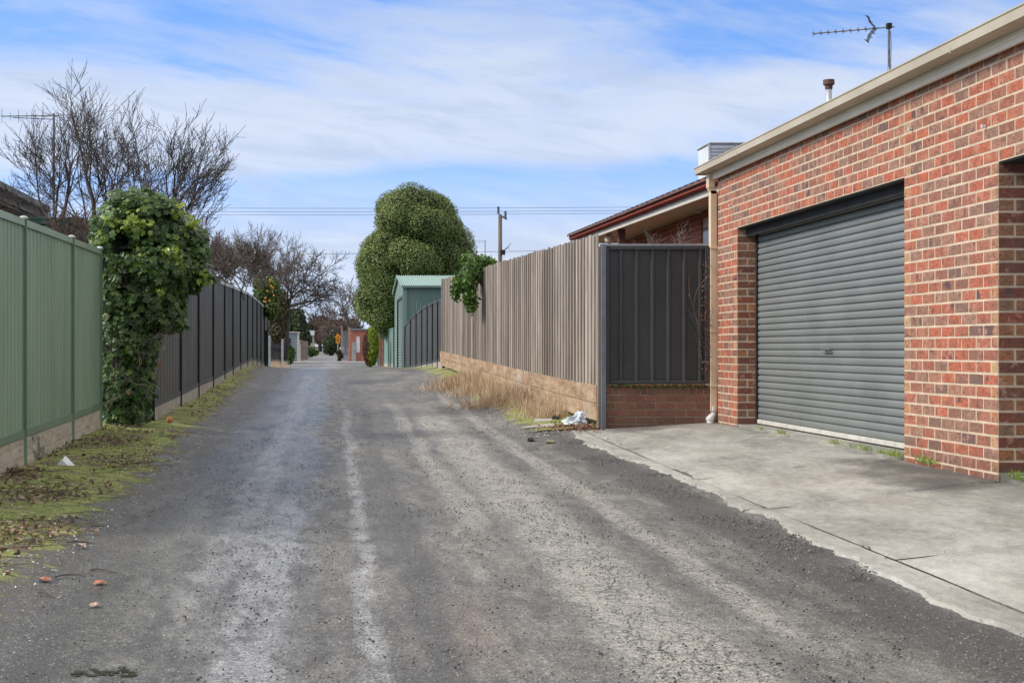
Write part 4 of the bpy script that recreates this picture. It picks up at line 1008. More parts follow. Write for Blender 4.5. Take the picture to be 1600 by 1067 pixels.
mb = MB(); mb.box((sx0-.06, sy0-.16, ze-.06), (sx1+.06, sy0-.1, ze+.005)); mb.build('gutter', SGD, sh)
for s_ in (0, 1):
    mb = MB(); ya, yb = (sy0-.1, ym_) if s_ == 0 else (sy1+.1, ym_)
    mb.hexa([(sx0-.1, ya, ze-.05), (sx0-.1, yb, zpk-.02), (sx0-.05, yb, zpk-.02), (sx0-.05, ya, ze-.05)], [(sx0-.1, ya, ze+.03), (sx0-.1, yb, zpk+.06), (sx0-.05, yb, zpk+.06), (sx0-.05, ya, ze+.03)]); mb.build('barge_flashing', SGR, sh)
# ---- green fence beyond the shed, with brick pier
gf = thing('far_green_fence', (1.95, 64, -.7), 'green steel fence on stone plinth beyond the green shed door', 'fence')
pts = [(PX(px, Y), Y) for px, Y in ((616, 58.2), (608, 60.2), (600, 62.4))]
sheet_fence(gf, pts, [PZ(574, p[1])+.2 for p in pts], [PZ(py, p[1]) for p, py in zip(pts, (512, 514, 517))], SG, SG, SG, 4, -1, .1, (CONP, 1), [PZ(578, p[1]) for p in pts])
gf2 = thing('short_green_fence', (1.8, 67, -.7), 'short lower green steel fence between brick pier and clipped conifer', 'fence')
pts = [(PX(px, Y), Y) for px, Y in ((592, 64.5), (587, 66.5), (582, 68.5))]
sheet_fence(gf2, pts, [PZ(571, p[1])+.1 for p in pts], [PZ(py, p[1]) for p, py in zip(pts, (523, 525, 527))], SG, SG, SG, 3, -1, .1, (CONP, 1), [PZ(574, p[1]) for p in pts])
pi_ = MB(); Yp = 63.6; xa = PX(593, Yp); pi_.box((xa, Yp, -.8), (xa+.16, Yp+.25, PZ(518, Yp))); pi_.box((xa-.02, Yp-.02, PZ(518, Yp)+.001), (xa+.18, Yp+.27, PZ(518, Yp)+.05))
tag(pi_.build('brick_pier', BW), 'narrow weathered brick pier between the two green fences', 'pier')
STN = M('tan sandstone', (.36, .27, .19), (.26, .2, .14), .9, 8, .005, 20)
for i, (px, py, Y, w_, h_) in enumerate(((604, 573, 58, .42, .22), (586, 575, 62, .22, .2))):
    mb = MB(); c_ = P(px, py, Y); mb.box((c_.x-w_/2, Y, -.8), (c_.x+w_/2, Y+.4, c_.z), bev=.04)
    tag(mb.build('stone_block', STN), ('long tan stone block at the foot of the far green fence', 'small tan stone beside the clipped conifer')[i], 'stone')
# ---- round evergreen tree
TREEG = leafmat('evergreen leaf', [(0, (.085, .125, .032)), (.35, (.135, .185, .048)), (.7, (.20, .25, .068)), (.92, (.28, .33, .10)), (1, (.34, .38, .14))], .5, .2, .8)
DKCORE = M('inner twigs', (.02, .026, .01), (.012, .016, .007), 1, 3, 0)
rt = thing('round_tree', (PX(640, 61), 61.5, -.7), 'big round evergreen tree with dense lumpy crown behind the green shed', 'tree')
mb = MB(); tb = Vector((PX(640, 61), 61.5, -.8)); mb.tube([tb, tb+Vector((.05, 0, 1.5)), tb+Vector((0, 0, 3.5))], [.2, .16, .1], 10)
rnp = np.random.default_rng(7)
BL = [(652, 392, 85, 82), (647, 350, 64, 50), (606, 425, 40, 76), (600, 455, 34, 60)]
lob = []
def inside(px, py):
    return any(((px-a_)/c_)**2+((py-b_)/d_)**2 < 1 for a_, b_, c_, d_ in BL)
cY = 61.0; s_ = cY/F
for (a_, b_, c_, d_) in BL: lob.append((PX(a_, cY), cY+.2, PZ(b_, cY), c_*s_*.80, 2.0*c_/84*.85, d_*s_*.82))
nmain = len(lob)
tries = 0
while len(lob) < nmain+85 and tries < 5000:
    tries += 1
    a_, b_, c_, d_ = BL[rnp.integers(len(BL))]; u = rnp.normal(size=3); u /= np.linalg.norm(u)
    if u[1] > .35: continue
    px, py = a_+c_*u[0]*.76, b_+d_*u[2]*-.74; Y = cY+2.0*c_/84*u[1]*.9
    if any(((px-a2)/c2)**2+((py-b2)/d2)**2+((Y-cY)/(2.0*c2/84))**2 < .44 for a2, b2, c2, d2 in BL): continue
    rr = rnp.choice([13, 17, 22, 26])*rnp.uniform(.85, 1.15)*s_
    if py > 500: rr *= .6
    lob.append((PX(px, Y), Y, PZ(py, Y), rr, rr, rr*rnp.uniform(.85, 1.15)))
core(mb, lob, .82); mb.build('trunk', M('crown core painted shade dark', (.032, .036, .016), (.022, .026, .012), 1, 3, 0), rt)  # core coloured dark, putting shade between the crown's lobes into the colour
p_, n_, k_ = lobes_pts(lob, 120000, rnp, (.84, 1.12))
scatter('foliage', LEAF[0], LEAF[1], p_, rotmats(len(p_), rnp, n_+np.array([0, 0, .5]), .6), rnp.uniform(.045, .095, len(p_)), TREEG, rt)
# clipped golden conifer
CON = leafmat('conifer spray', [(0, (.10, .14, .015)), (.4, (.22, .29, .02)), (.8, (.38, .43, .04)), (1, (.46, .46, .08))], .6, .2)
CONB = leafmat('conifer dead spray', [(0, (.05, .025, .015)), (.5, (.13, .055, .035)), (1, (.2, .1, .05))], .8, .1)
hc = thing('clipped_conifer', (PX(579, 59.5), 59.5, -.72), 'clipped egg shaped golden green conifer with browned left side beside green fence', 'conifer')
Yc = 59.5; lob = [LB(581, 541, Yc, 11, 30, .35), LB(576, 545, Yc, 9, 26, .3)]
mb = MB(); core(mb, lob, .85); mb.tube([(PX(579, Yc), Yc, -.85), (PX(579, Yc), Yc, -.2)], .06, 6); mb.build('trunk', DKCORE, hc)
p_, n_, k_ = lobes_pts(lob, 5200, rnp, (.86, 1.04)); left = (p_[:, 0] < PX(575, Yc)+.03*np.sin(p_[:, 2]*9))
scatter('foliage', *LEAF, p_[~left], rotmats((~left).sum(), rnp, n_[~left], .6), rnp.uniform(.04, .08, (~left).sum()), CON, hc)
scatter('browned_foliage', *LEAF, p_[left], rotmats(left.sum(), rnp, n_[left], .6), rnp.uniform(.04, .08, left.sum()), CONB, hc)
# ---- power pole and wires
pY = 88; pp = thing('power_pole', (PX(781.5, pY), pY, -.8), 'timber power pole with insulators rising behind the timber fence', 'pole')
POLE = M('grey pole timber', (.15, .125, .095), (.10, .08, .06), .9, 8, .004, 20, stretch=(1, 1, .1))
INS = M('blue grey insulator', (.05, .06, .10), None, .4, 8, 0)
x_ = PX(781.5, pY); mb = MB(); mb.tube([(x_, pY, -.8), (x_, pY, PZ(338, pY))], [.15, .115], 12); mb.build('pole', POLE, pp, True)
mb = MB(); mb.tube([(x_-.1, pY-.02, PZ(335, pY)), (x_+.4, pY-.02, PZ(343, pY))], .05, 6); mb.build('crossarm', POLE, pp)
for (px, a_, b_) in ((778.5, 323, 334), (789.5, 330, 342)):
    mb = MB(); zz = np.linspace(PZ(b_, pY), PZ(a_, pY), 9); mb.tube([(PX(px, pY), pY-.05, z) for z in zz], [.06, .085, .06, .085, .06, .085, .06, .085, .05], 10); mb.build('insulator', INS, pp)
mb = MB(); c_ = P(783, 393, pY-.2); mb.box(c_-Vector((.05, .05, .2)), c_+Vector((.25, .1, .1)), bev=.03); mb.tube([c_, c_+Vector((.5, 0, .25))], .02, 5); mb.tube([c_+Vector((.1, 0, 0)), c_+Vector((.6, 0, .5))], .015, 5); mb.tube([c_+Vector((.2, 0, .1)), c_+Vector((.1, -.2, -1.2))], .012, 4); mb.build('service_bracket', DARK, pp)
WIRE = M('grey wire', (.12, .13, .15), None, .6, 5, 0)
def wire(label, Y, x0, y0, x1, y1, sag, r_=.014, group='overhead wires across the lane'):
    a_, b_ = P(x0, y0, Y), P(x1, y1, Y); pts = []
    for i in range(25):
        f_ = i/24; p = a_.lerp(b_, f_); p.z -= sag*4*f_*(1-f_); pts.append(p)
    tag(MB().tube(pts, r_, 4).build('power_wire', WIRE, smooth=True), label, 'wire', group)
wire('topmost of the three thin wires meeting the top of the power pole', pY, 100, 324, 1180, 322, .1)
wire('middle one of the three thin wires meeting the top of the power pole', pY, 100, 330, 1180, 327, .1)
wire('lowest of the three thin wires meeting the top of the power pole', pY, 100, 335, 1180, 331, .1)
wire('wire crossing the lane halfway down the round tree', 92, 300, 399, 1000, 389, .05, .017)
wire('thicker low wire crossing the lane just above the far bare trees', 92, 300, 461, 1000, 462, .05, .019)
aY = 78; yagi('small_tv_antenna', (PX(758, aY), aY, -.5), P(758, 377, aY), P(735, 377.5, aY), 'distant television aerial between the round tree and the power pole', 5, False, None, .02)
# ---- dry grass along the sleepers
BLADE = ([(-.03, 0, 0), (.03, 0, 0), (.05, 0, .5), (-.01, 0, .5), (.10, 0, 1)], [[(0, 1, 2, 3)], [(3, 2, 4)]])
def grass(name, X, Y, h, mat, lean=.5, dz=0, label=None, wd=1.0):
    n = len(X); Z = gv(X, Y)+.015+dz; th = rng.uniform(0, 2*math.pi, n)
    ax = np.stack([np.cos(th), np.sin(th), 0*th], 1); z = np.array([0, 0, 1.])+rng.normal(size=(n, 3))*lean; z[:, 2] = np.abs(z[:, 2])+.1; z /= np.linalg.norm(z, axis=1)[:, None]
    x = ax-(ax*z).sum(1)[:, None]*z; x /= np.linalg.norm(x, axis=1)[:, None]; y = np.cross(z, x)
    return scatter(name, *BLADE, np.stack([X, Y, Z], 1), np.stack([x, y, z], 2), np.stack([h*wd, h*wd, h], 1), mat)
DRY = leafmat('dry grass blade', [(0, (.22, .145, .09)), (.35, (.46, .33, .21)), (.75, (.62, .48, .33)), (1, (.72, .60, .44))], .8, .2)
n = 19000; Y = rng.uniform(19.4, 31, n)
clump = np.array([mnoise.noise(Vector((0, v*.9, 3))) for v in Y])
X = np.array([tfx(v) for v in Y])-.05-np.abs(rng.normal(size=n))*(.27+.25*clump); keep = (rng.random(n) < .62+clump*1.4)
X, Y, clump = X[keep], Y[keep], clump[keep]
h = rng.uniform(.10, .27, len(X))*(1+clump*.9)
tag(grass('dry_grass', X, Y, h, DRY, 2.2, 0, None, .45), kind='stuff')
GRN = leafmat('green blade', [(0, (.10, .17, .02)), (.5, (.22, .33, .05)), (1, (.42, .50, .12))], .6, .3)
for i, (x_, y_, n) in enumerate(((4.53, 14.9, 60), (4.55, 13.4, 60), (4.54, 12.9, 30), (4.55, 12.6, 60), (4.545, 12.2, 70), (4.55, 11.95, 110), (4.545, 11.35, 80), (4.55, 11.2, 40), (4.6, 9.9, 180), (4.52, 15.6, 40))):
    o_ = grass('weed_tuft', x_+rng.uniform(-1, 1, n)*.03, y_+rng.uniform(-1, 1, n)*.11, rng.uniform(.03, .08, n), GRN, .6, .012, None, 1.0); tag(o_, 'sparse green grass tuft growing in the crack below the garage wall', 'weed', 'grass tufts in the crack along the garage')
# ================================================================ LEFT SIDE
LG = M('sage green fence sheet', (.245, .345, .245), (.20, .29, .20), .55, 1.6, .0008, 5, grime=.3, spec=.3, stretch=(1, 1, .35))
LGP = M('sage green fence frame', (.145, .225, .15), (.12, .19, .13), .5, 2, 0, grime=.1)
LGT = M('pale sage capping rail', (.27, .36, .26), (.23, .31, .22), .45, 2, 0)
def plinthmat():
    m, t, b = newmat('weathered grey plinth board'); p = t.geo('Position')
    n = t.noise(t.vm('MULTIPLY', p, (1, .5, 3)), 5, 6, .7, .4); s_ = t.noise(t.vm('MULTIPLY', p, (1, .8, 1.6)), 1.7, 6, .75, .3)
    c = t.ramp(n, [(.33, (.30, .26, .20)), (.5, (.44, .39, .31)), (.66, (.54, .49, .41))])
    c = t.mix(t.m('MULTIPLY', t.ss(s_, .56, .66), .85), c, (.055, .05, .042)); c = t.mix(t.m('MULTIPLY', t.ss(s_, .40, .32), .5), c, (.30, .19, .09))
    t.put(b.inputs['Base Color'], c); b.inputs['Roughness'].default_value = .9; t.put(b.inputs['Normal'], t.bump(n, .004)); return m
PLB = plinthmat()
lf = thing('green_fence', (-2.72, 13, -1.05), 'sage green corrugated steel fence on weathered plinth boards in the left foreground', 'fence')
px_ys = [(-165, 9.1), (-52, 10.9), (37, 12.9), (112, 15.25), (156, 17.0)]
pts = [(-2.72, F*2.72/(VX-px)) for px, _ in px_ys]
top_py = [207, 275+8, 341, 374, 394]; zt_ = []; zb_ = []; ba_ = []
for (x, y), px in zip(pts, [p[0] for p in px_ys]):
    zt_.append(float(np.interp(y, [9, 12.0, 12.9, 15.25, 17], [1.12, PZ(332, 12.0), PZ(344, 12.9), PZ(373, 15.25), PZ(390, 17.05)])))
    zb_.append(float(np.interp(y, [9, 12.0, 12.9, 15.25, 17], [-.79, PZ(694, 12.0), PZ(677, 12.9), PZ(651, 15.25), PZ(635, 17.05)])))
    ba_.append(float(np.interp(y, [9, 12.0, 12.9, 15.25, 17], [-1.1, -1.06, -1.04, -.965, -.88])))
sheet_fence(lf, pts, zb_, zt_, LG, LGP, LGP, 14, 1, .055, (PLB, 2), ba_, .016, LGT, balls=True)
# dark fence
df = thing('dark_grey_fence', (-2.2, 30, -.7), 'long dark grey steel sheet fence on pale plinths curving away beyond the ivy', 'fence')
ppx = [238, 281, 309, 332, 350, 363, 375, 386, 394, 400.7, 407, 412.5, 418]
py_b = np.interp(ppx, [238, 281, 309, 332, 350, 375, 386, 394, 400, 418], [661, 638.5, 624, 609, 596, 578.5, 574.5, 571.5, 572.5, 575])
py_p = np.interp(ppx, [238, 281, 309, 332, 350, 375, 394, 400, 418], [633, 614.5, 600.5, 591, 582, 568.5, 560.5, 561.5, 570])
py_t = np.interp(ppx, [238, 281, 309, 332, 350, 363, 375, 386, 394, 400, 407, 412, 418], [404, 419, 429, 435, 442, 447, 452, 457, 462, 467, 473, 478, 486])
pts = []; zt_ = []; zb_ = []; ba_ = []
for i, px in enumerate(ppx):
    X = -2.28 if px < 395 else -2.28+.10*((px-394)/24)
    Y = F*X/(px-VX); pts.append((X, Y)); zt_.append(PZ(py_t[i], Y)); zb_.append(PZ(py_p[i], Y)); ba_.append(PZ(py_b[i], Y))
sheet_fence(df, pts, zb_, zt_, CHARF, CHARD, DARK, 9, 1, .06, (CONP, 1), ba_, .012, M('silver capping', (.55, .55, .55), None, .35, 4, 0))
x, y = pts[0]; mb = MB(); mb.box((x-.16, y-.12, ba_[0]-.1), (x-.02, y-.03, zt_[0]), bev=.004); mb.box((x-.21, y-.10, ba_[0]-.1), (x-.165, y-.05, zt_[0]-.02)); mb.build('end_post', CHARF, df)
# ivy
IV = leafmat('ivy leaf', [(0, (.022, .045, .015)), (.35, (.045, .09, .022)), (.7, (.085, .15, .032)), (.9, (.14, .22, .04)), (1, (.24, .32, .07))], .38, .22, 2.6, .4)
IVB = leafmat('young ivy leaf', [(0, (.12, .20, .03)), (.5, (.26, .36, .05)), (1, (.45, .50, .12))], .35, .3)
iv = thing('ivy', (PX(205, 17.7), 17.9, -.9), 'huge clump of dark ivy smothering the gap between green and dark fences', 'ivy')
YI = 17.7; rni = np.random.default_rng(21)
lob = [LB(*a_) for a_ in ((215, 350, YI, 60, 46, .55), (268, 378, YI+.2, 46, 42, .5), (180, 395, YI, 34, 44, .5), (240, 415, YI-.1, 58, 42, .5), (296, 425, YI, 30, 18, .3), (318, 436, YI-.1, 16, 11, .15), (308, 396, YI, 18, 14, .2), (228, 305, YI, 12, 10, .15), (185, 308, YI, 10, 8, .15), (190, 465, YI, 38, 44, .45), (240, 475, YI-.1, 42, 40, .4),
       (268, 490, YI+.1, 20, 30, .3), (188, 535, YI, 34, 46, .4), (215, 535, YI-.05, 34, 40, .38), (194, 605, YI, 38, 48, .38), (218, 600, YI+.05, 22, 42, .3), (304, 372, YI+.1, 18, 14, .25), (158, 362, YI, 14, 24, .3), (204, 324, YI-.1, 30, 22, .4), (255, 330, YI, 26, 20, .3), (205, 430, YI-.15, 45, 50, .35), (200, 500, YI-.1, 40, 40, .35), (250, 440, YI, 48, 40, .4), (200, 645, YI, 32, 14, .3))]
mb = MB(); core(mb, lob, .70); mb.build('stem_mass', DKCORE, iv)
p_, n_, k_ = lobes_pts(lob, 15000, rni, (.70, 1.16))
gap = np.array([mnoise.noise(Vector(tuple(v*3.0))) for v in p_]); kp = gap > -.42; p_, n_ = p_[kp], n_[kp]
fr2 = n_*.8+np.array([.1, -.5, .55])
dens = lambda q: 1+0*q[:, 0]
big = rni.random(len(p_)) < .35
scatter('foliage', *IVY, p_[~big], rotmats((~big).sum(), rni, fr2[~big], .45), rni.uniform(.04, .075, (~big).sum()), IV, iv)
scatter('large_leaf_foliage', *IVY, p_[big], rotmats(big.sum(), rni, fr2[big], .45), rni.uniform(.07, .12, big.sum()), IV, iv)
yl = [LB(*a_) for a_ in ((318, 434, YI-.2, 15, 13, .12), (262, 398, YI-.5, 20, 12, .1), (160, 375, YI-.4, 10, 8, .1), (228, 420, YI-.5, 12, 8, .08), (275, 330, YI-.2, 14, 10, .1), (248, 455, YI-.45, 12, 8, .1), (240, 410, YI-.5, 45, 20, .06))]
p2, n2_, _ = lobes_pts(yl+[LB(*a_) for a_ in ((200, 318, YI-.3, 30, 10, .1), (300, 350, YI-.2, 12, 10, .1), (175, 345, YI-.4, 14, 10, .1), (210, 350, YI-.5, 30, 20, .08), (280, 420, YI-.3, 25, 12, .1))], 620, rni, (.1, 1.1)); scatter('young_foliage', *IVY, p2, rotmats(len(p2), rni, n2_*.3+np.array([0, -.6, .6]), .45), rni.uniform(.045, .09, len(p2)), IVB, iv)
mb = MB(); rn = random.Random(4)
for i in range(26):
    p = P(rn.uniform(160, 250), rn.uniform(400, 640), YI-.42); grow(mb, p, Vector((rn.gauss(0, 1), -.1, rn.gauss(.2, .8))), rn.uniform(.2, .5), .005, 1, rn, up=0, wob=.3)
for i in range(36):
    p = P(rn.uniform(165, 300), rn.uniform(312, 345), YI); grow(mb, p, Vector((rn.gauss(0, .4), 0, 1)), rn.uniform(.1, .3), .003, 1, rn, up=.1, wob=.3)
mb.build('bare_twig', BARKL, iv)['kind'] = 'stuff'
n = 9; pts2 = np.array([P(rn.uniform(165, 260), rn.uniform(390, 650), YI-.48) for _ in range(n)]); scatter('dead_leaf', *IVY, pts2, rotmats(n, rni), rni.uniform(.04, .09, n), DEADL, iv)['kind'] = 'stuff'
# bare trees behind the green fence
gt = 'leafless trees behind the green fence'
tkw = dict(up=.08, wob=.24, kids=3, ang=(16, 42), lk=.66, rmin=.0032)
Y1 = 21.0
baretree('bare_tree', 'leafless tree leaning left over the dark green shed, its limbs crossing the aerial mast', P(97, 415, Y1)-Vector((0, 0, 1.2)),
         [(P(84, 350, Y1), (-.75, .1, .8), .72, .024, 4), (P(98, 338, Y1), (.6, -.1, .75), .8, .028, 4), (P(85, 346, Y1), (-.25, .2, 1), .72, .022, 4), (P(66, 355, Y1), (-1, 0, .5), .55, .016, 3), (P(100, 335, Y1), (.15, -.1, 1), .7, .02, 3)], group=gt, seed=3, **tkw)
mb = MB(); mb.tube([P(97, 400, Y1), P(85, 372, Y1), P(72, 352, Y1)], [.05, .04, .03], 6); mb.tube([P(85, 372, Y1), P(84, 350, Y1), P(98, 338, Y1)], [.035, .03, .03], 6)
o_ = [c for c in COL.objects if c.name == 'bare_tree'][0]; mb.build('limb', BARK, o_)
Y2 = 22.0
baretree('bare_tree', 'tallest leafless tree, rising straight up behind the left half of the ivy', P(155, 430, Y2)-Vector((0, 0, 1.4)),
         [(P(152, 390, Y2), (.14, 0, 1), 1.4, .042, 4), (P(154, 385, Y2), (.35, .2, 1), 1.05, .034, 4), (P(150, 385, Y2), (-.45, .1, 1), .85, .022, 4), (P(165, 400, Y2), (.18, -.2, 1), 1.12, .024, 4), (P(140, 400, Y2), (-.2, -.2, 1), 1.1, .02, 4), (P(140, 400, Y2), (-.7, .1, 1), .8, .016, 4), (P(158, 380, Y2), (.65, .1, .8), .8, .016, 3)], group=gt, seed=12, **tkw)
Y3 = 21.5
baretree('bare_tree', 'leafless tree spreading wide to the right behind the ivy', P(245, 430, Y3)-Vector((0, 0, 1.4)),
         [(P(245, 390, Y3), (.12, 0, 1), .90, .040, 4), (P(250, 390, Y3), (.42, .1, .9), .92, .034, 4), (P(240, 390, Y3), (-.35, .2, 1), .95, .024, 4), (P(262, 395, Y3), (.55, 0, .7), .68, .02, 4), (P(255, 390, Y3), (.3, -.1, 1), .95, .03, 4), (P(235, 400, Y3), (-.15, 0, 1), 1.0, .018, 4), (P(270, 400, Y3), (.8, 0, .4), .5, .015, 3)], group=gt, seed=23, **tkw)
baretree('leafless_shrub', 'tangle of brown leafless twigs low between the dark green shed and the ivy', P(135, 440, 19.5)-Vector((0, 0, .6)),
         [(P(px, 420, 19.5), (rn.gauss(0, .5), 0, 1), .42, .008, 4) for px in (105, 118, 130, 142)], mat=BARKB, cat='shrub', seed=6, up=.02, wob=.35, kids=3, rmin=.0035, trunk=False)
# thicket beyond dark fence
for i, (px, py, Y, h, lab) in enumerate(((335, 440, 33, .62, 'leafless brown thicket just behind the near part of the dark fence'), (375, 440, 41, .78, 'leafless brown thicket behind the middle of the dark fence'), (405, 450, 51, .95, 'leafless brown thicket behind the curved end of the dark fence'))):
    b = P(px, py, Y); limbs = []
    for k in range(10): limbs.append((b+Vector((rn.gauss(0, .5)*Y/40, rn.uniform(-.5, .5), rn.uniform(-.5, .1))), (rn.gauss(0, .35), 0, 1), h*rn.uniform(.7, 1.1), .02, 4))
    baretree('leafless_thicket', lab, Vector((b.x, b.y, -.5)), limbs, mat=BARKL, cat='thicket', group='leafless thickets behind the dark fence', seed=30+i, up=.05, wob=.26, kids=3, rmin=.0055, ang=(20, 55), trunk=False)
# house and shed behind the green fence
lh = thing('red_house', (-6.4, 27, -.8), 'red brick house with dark grey gutter, only its eave showing at the far left', 'house')
mb = MB(); mb.box((-6.5, 22, -.9), (-6.3, 30.3, 2.8)); mb.box((-12, 30.1, -.9), (-6.51, 30.3, 2.8)); mb.build('wall', M('painted red brick', (.27, .065, .045), (.2, .05, .04), .9, 5, .002), lh)
mb = MB(); mb.extr([(0, 0), (0, -.11), (-.12, -.13), (-.12, 0)], (-5.88, 21.5, 2.98), (-5.88, 30.5, 2.96)); mb.build('gutter', M('grey gutter', (.17, .165, .15), (.11, .11, .10), .6, 3, 0, grime=.3), lh)
mb = MB(); mb.box((-6.28, 21.5, 2.66), (-5.93, 30.45, 2.70)); mb.box((-6.02, 21.5, 2.62), (-6.0, 30.47, 2.655)); mb.box((-6.03, 21.5, 2.70), (-6.0, 30.47, 2.84)); mb.build('eave', M('grey eave', (.13, .13, .12), (.08, .08, .075), .8, 3, 0), lh)
mb = MB(); mb.hexa([(-5.95, 21.5, 2.97), (-5.95, 30.5, 2.95), (-9.2, 30.5, 4.0), (-9.2, 21.5, 4.0)], [(-5.95, 21.5, 2.99), (-5.95, 30.5, 2.97), (-9.2, 30.5, 4.02), (-9.2, 21.5, 4.02)]); mb.build('roof', M('grey roof', (.16, .16, .155), None, .6, 3, 0), lh)
ls = thing('dark_green_shed', (-5, 22.6, -.9), 'dark green steel garden shed top showing above the sage green fence', 'shed')
DG = M('dark green steel', (.018, .075, .052), (.014, .062, .042), .45, 2, 0)
ys = 21.9; xa, xb = -6.4, PX(126, ys); zt = PZ(340, ys)
mb = MB(); q = []; x = xa
while x < xb-.05: q += [(x, 0), (x+.12, 0), (x+.13, -.02), (x+.17, -.02), (x+.18, 0)]; x += .2
q.append((xb-.04, 0))
for (x, d__) in q: mb.v += [(x, ys+.03+d__, -.95), (x, ys+.03+d__, zt-.05)]
for j in range(len(q)-1): mb.f.append([2*j, 2*j+2, 2*j+3, 2*j+1]); mb.m.append(0)
mb.box((xb-.045, ys+.05, -.95), (xb-.04, ys+2.2, zt-.05)); mb.build('wall', DG, ls)
mb = MB(); mb.box((xa, ys-.03, zt-.10), (xb+.03, ys+.02, zt-.012)); mb.box((xb-.02, ys+.021, zt-.10), (xb+.03, ys+2.3, zt-.012)); mb.build('fascia', DG, ls)
mb = MB(); mb.box((xb-.12, ys-.01, -.95), (xb-.04, ys+.02, zt-.11)); mb.build('corner_trim', DG, ls)
mb = MB(); mb.box((xa, ys-.04, zt-.01), (xb+.04, ys+2.3, zt)); mb.build('roof', M('shed roof green', (.10, .19, .15), None, .4, 3, 0), ls)
aY = 26.5
la = yagi('old_tv_antenna', (PX(84, aY), aY, 2.2), P(84, 181, aY), P(3, 182, aY), 'television aerial with straight horizontal boom above the red house at far left', 6, False, None, .022)
mb = MB(); a_, b_ = P(84, 187, aY), P(20, 184, aY); mb.tube([a_, b_], .008, 5); mb.build('stay', ALU, la)
# orange tree
ct = thing('orange_tree', (PX(416, 46), 46, -.6), 'dense green citrus tree with small orange fruit leaning past the dark fence end', 'tree')
CIT = leafmat('citrus leaf', [(0, (.03, .05, .012)), (.5, (.075, .12, .02)), (.85, (.14, .20, .03)), (1, (.28, .33, .05))], .35, .15, 2)
Yc = 46.5; lob = [LB(*a_) for a_ in ((420, 462, Yc, 16, 30, .5), (410, 455, Yc, 13, 24, .5), (424, 480, Yc-.2, 12, 18, .4), (408, 440, Yc+.2, 12, 14, .4), (428, 456, Yc-.2, 10, 20, .3))]
mb = MB(); core(mb, lob, .8); mb.tube([(PX(414, 46.5), 46.5, -.7), (PX(416, 46.5), 46.5, .6)], [.09, .06], 7); mb.build('trunk', DKCORE, ct)
p_, n_, k_ = lobes_pts(lob, 5200, rng, (.75, 1.08)); scatter('foliage', *LEAF, p_, rotmats(len(p_), rng, n_, .6), rng.uniform(.06, .11, len(p_)), CIT, ct)
ORGD = M('orange fruit on the tree', (.60, .22, .02), (.5, .2, .015), .5, 6, 0)  # even orange of the hanging fruit
ORG = M('orange fruit skin', (.55, .22, .06), (.45, .16, .04), .45, 6, 0)
def ball(c_, r_, nm, m_, parent=None, nu=10, nv=7, sq=1):
    mb = MB()
    for a_ in range(nv+1):
        for b_ in range(nu): th = math.pi*a_/nv; ph = 2*math.pi*b_/nu; mb.v.append((c_[0]+r_*math.sin(th)*math.cos(ph), c_[1]+r_*math.sin(th)*math.sin(ph), c_[2]+r_*sq*math.cos(th)))
    for a_ in range(nv):
        for b_ in range(nu): mb.f.append([a_*nu+b_, a_*nu+(b_+1) % nu, (a_+1)*nu+(b_+1) % nu, (a_+1)*nu+b_]); mb.m.append(0)
    return mb.build(nm, m_, parent, True)
for (px, py) in ((409, 431), (422, 438), (426, 450), (415, 466), (418, 455), (424, 447), (413, 471), (428, 462), (411, 437), (421, 470)): ball(P(px, py, 45.9), .034, 'orange', ORGD, ct)
# brown hedge-like growth past the fence
BRL = leafmat('brown green leaf', [(0, (.03, .028, .014)), (.4, (.075, .06, .03)), (.8, (.13, .11, .05)), (1, (.2, .15, .08))], .7, .15)
GRL = leafmat('far dark leaf', [(0, (.014, .024, .010)), (.5, (.035, .055, .018)), (.9, (.07, .10, .03)), (1, (.12, .14, .05))], .6, .15, .5)
GRB = leafmat('far bright leaf', [(0, (.03, .06, .012)), (.5, (.07, .13, .025)), (1, (.17, .24, .05))], .6, .15, .5)
def bush(name, label, lobes, Y, mat, n, sz, cat='bush', group=None, k=.8):
    lob = [LB(px, py, Y, rx, ry) for (px, py, rx, ry) in lobes]; zb_ = g(lob[0][0], Y)
    b_ = thing(name, (lob[0][0], Y, zb_), label, cat, group)
    mb = MB(); core(mb, lob, k); mb.tube([(lob[0][0], Y, zb_-.1), lob[0][:3]], [.1*Y/60, .05*Y/60], 6); mb.build('trunk', DKCORE, b_)
    p_, n_, _ = lobes_pts(lob, n, rng, (.7, 1.12)); scatter('foliage', *LEAF, p_, rotmats(len(p_), rng, n_, .7), rng.uniform(sz*.7, sz*1.3, len(p_)), mat, b_)
    return b_
bush('brown_tree', 'tall russet and olive leafy tree hanging over the lane just past the citrus tree', ((436, 500, 12, 36), (430, 515, 10, 24), (441, 478, 10, 24), (434, 525, 9, 14)), 62, BRL, 5200, .11, 'tree')
bush('low_brown_shrub', 'low scruffy brown shrub by the galvanised post past the dark fence', ((430, 525, 9, 16), (427, 545, 7, 14)), 58, BRL, 1500, .09)
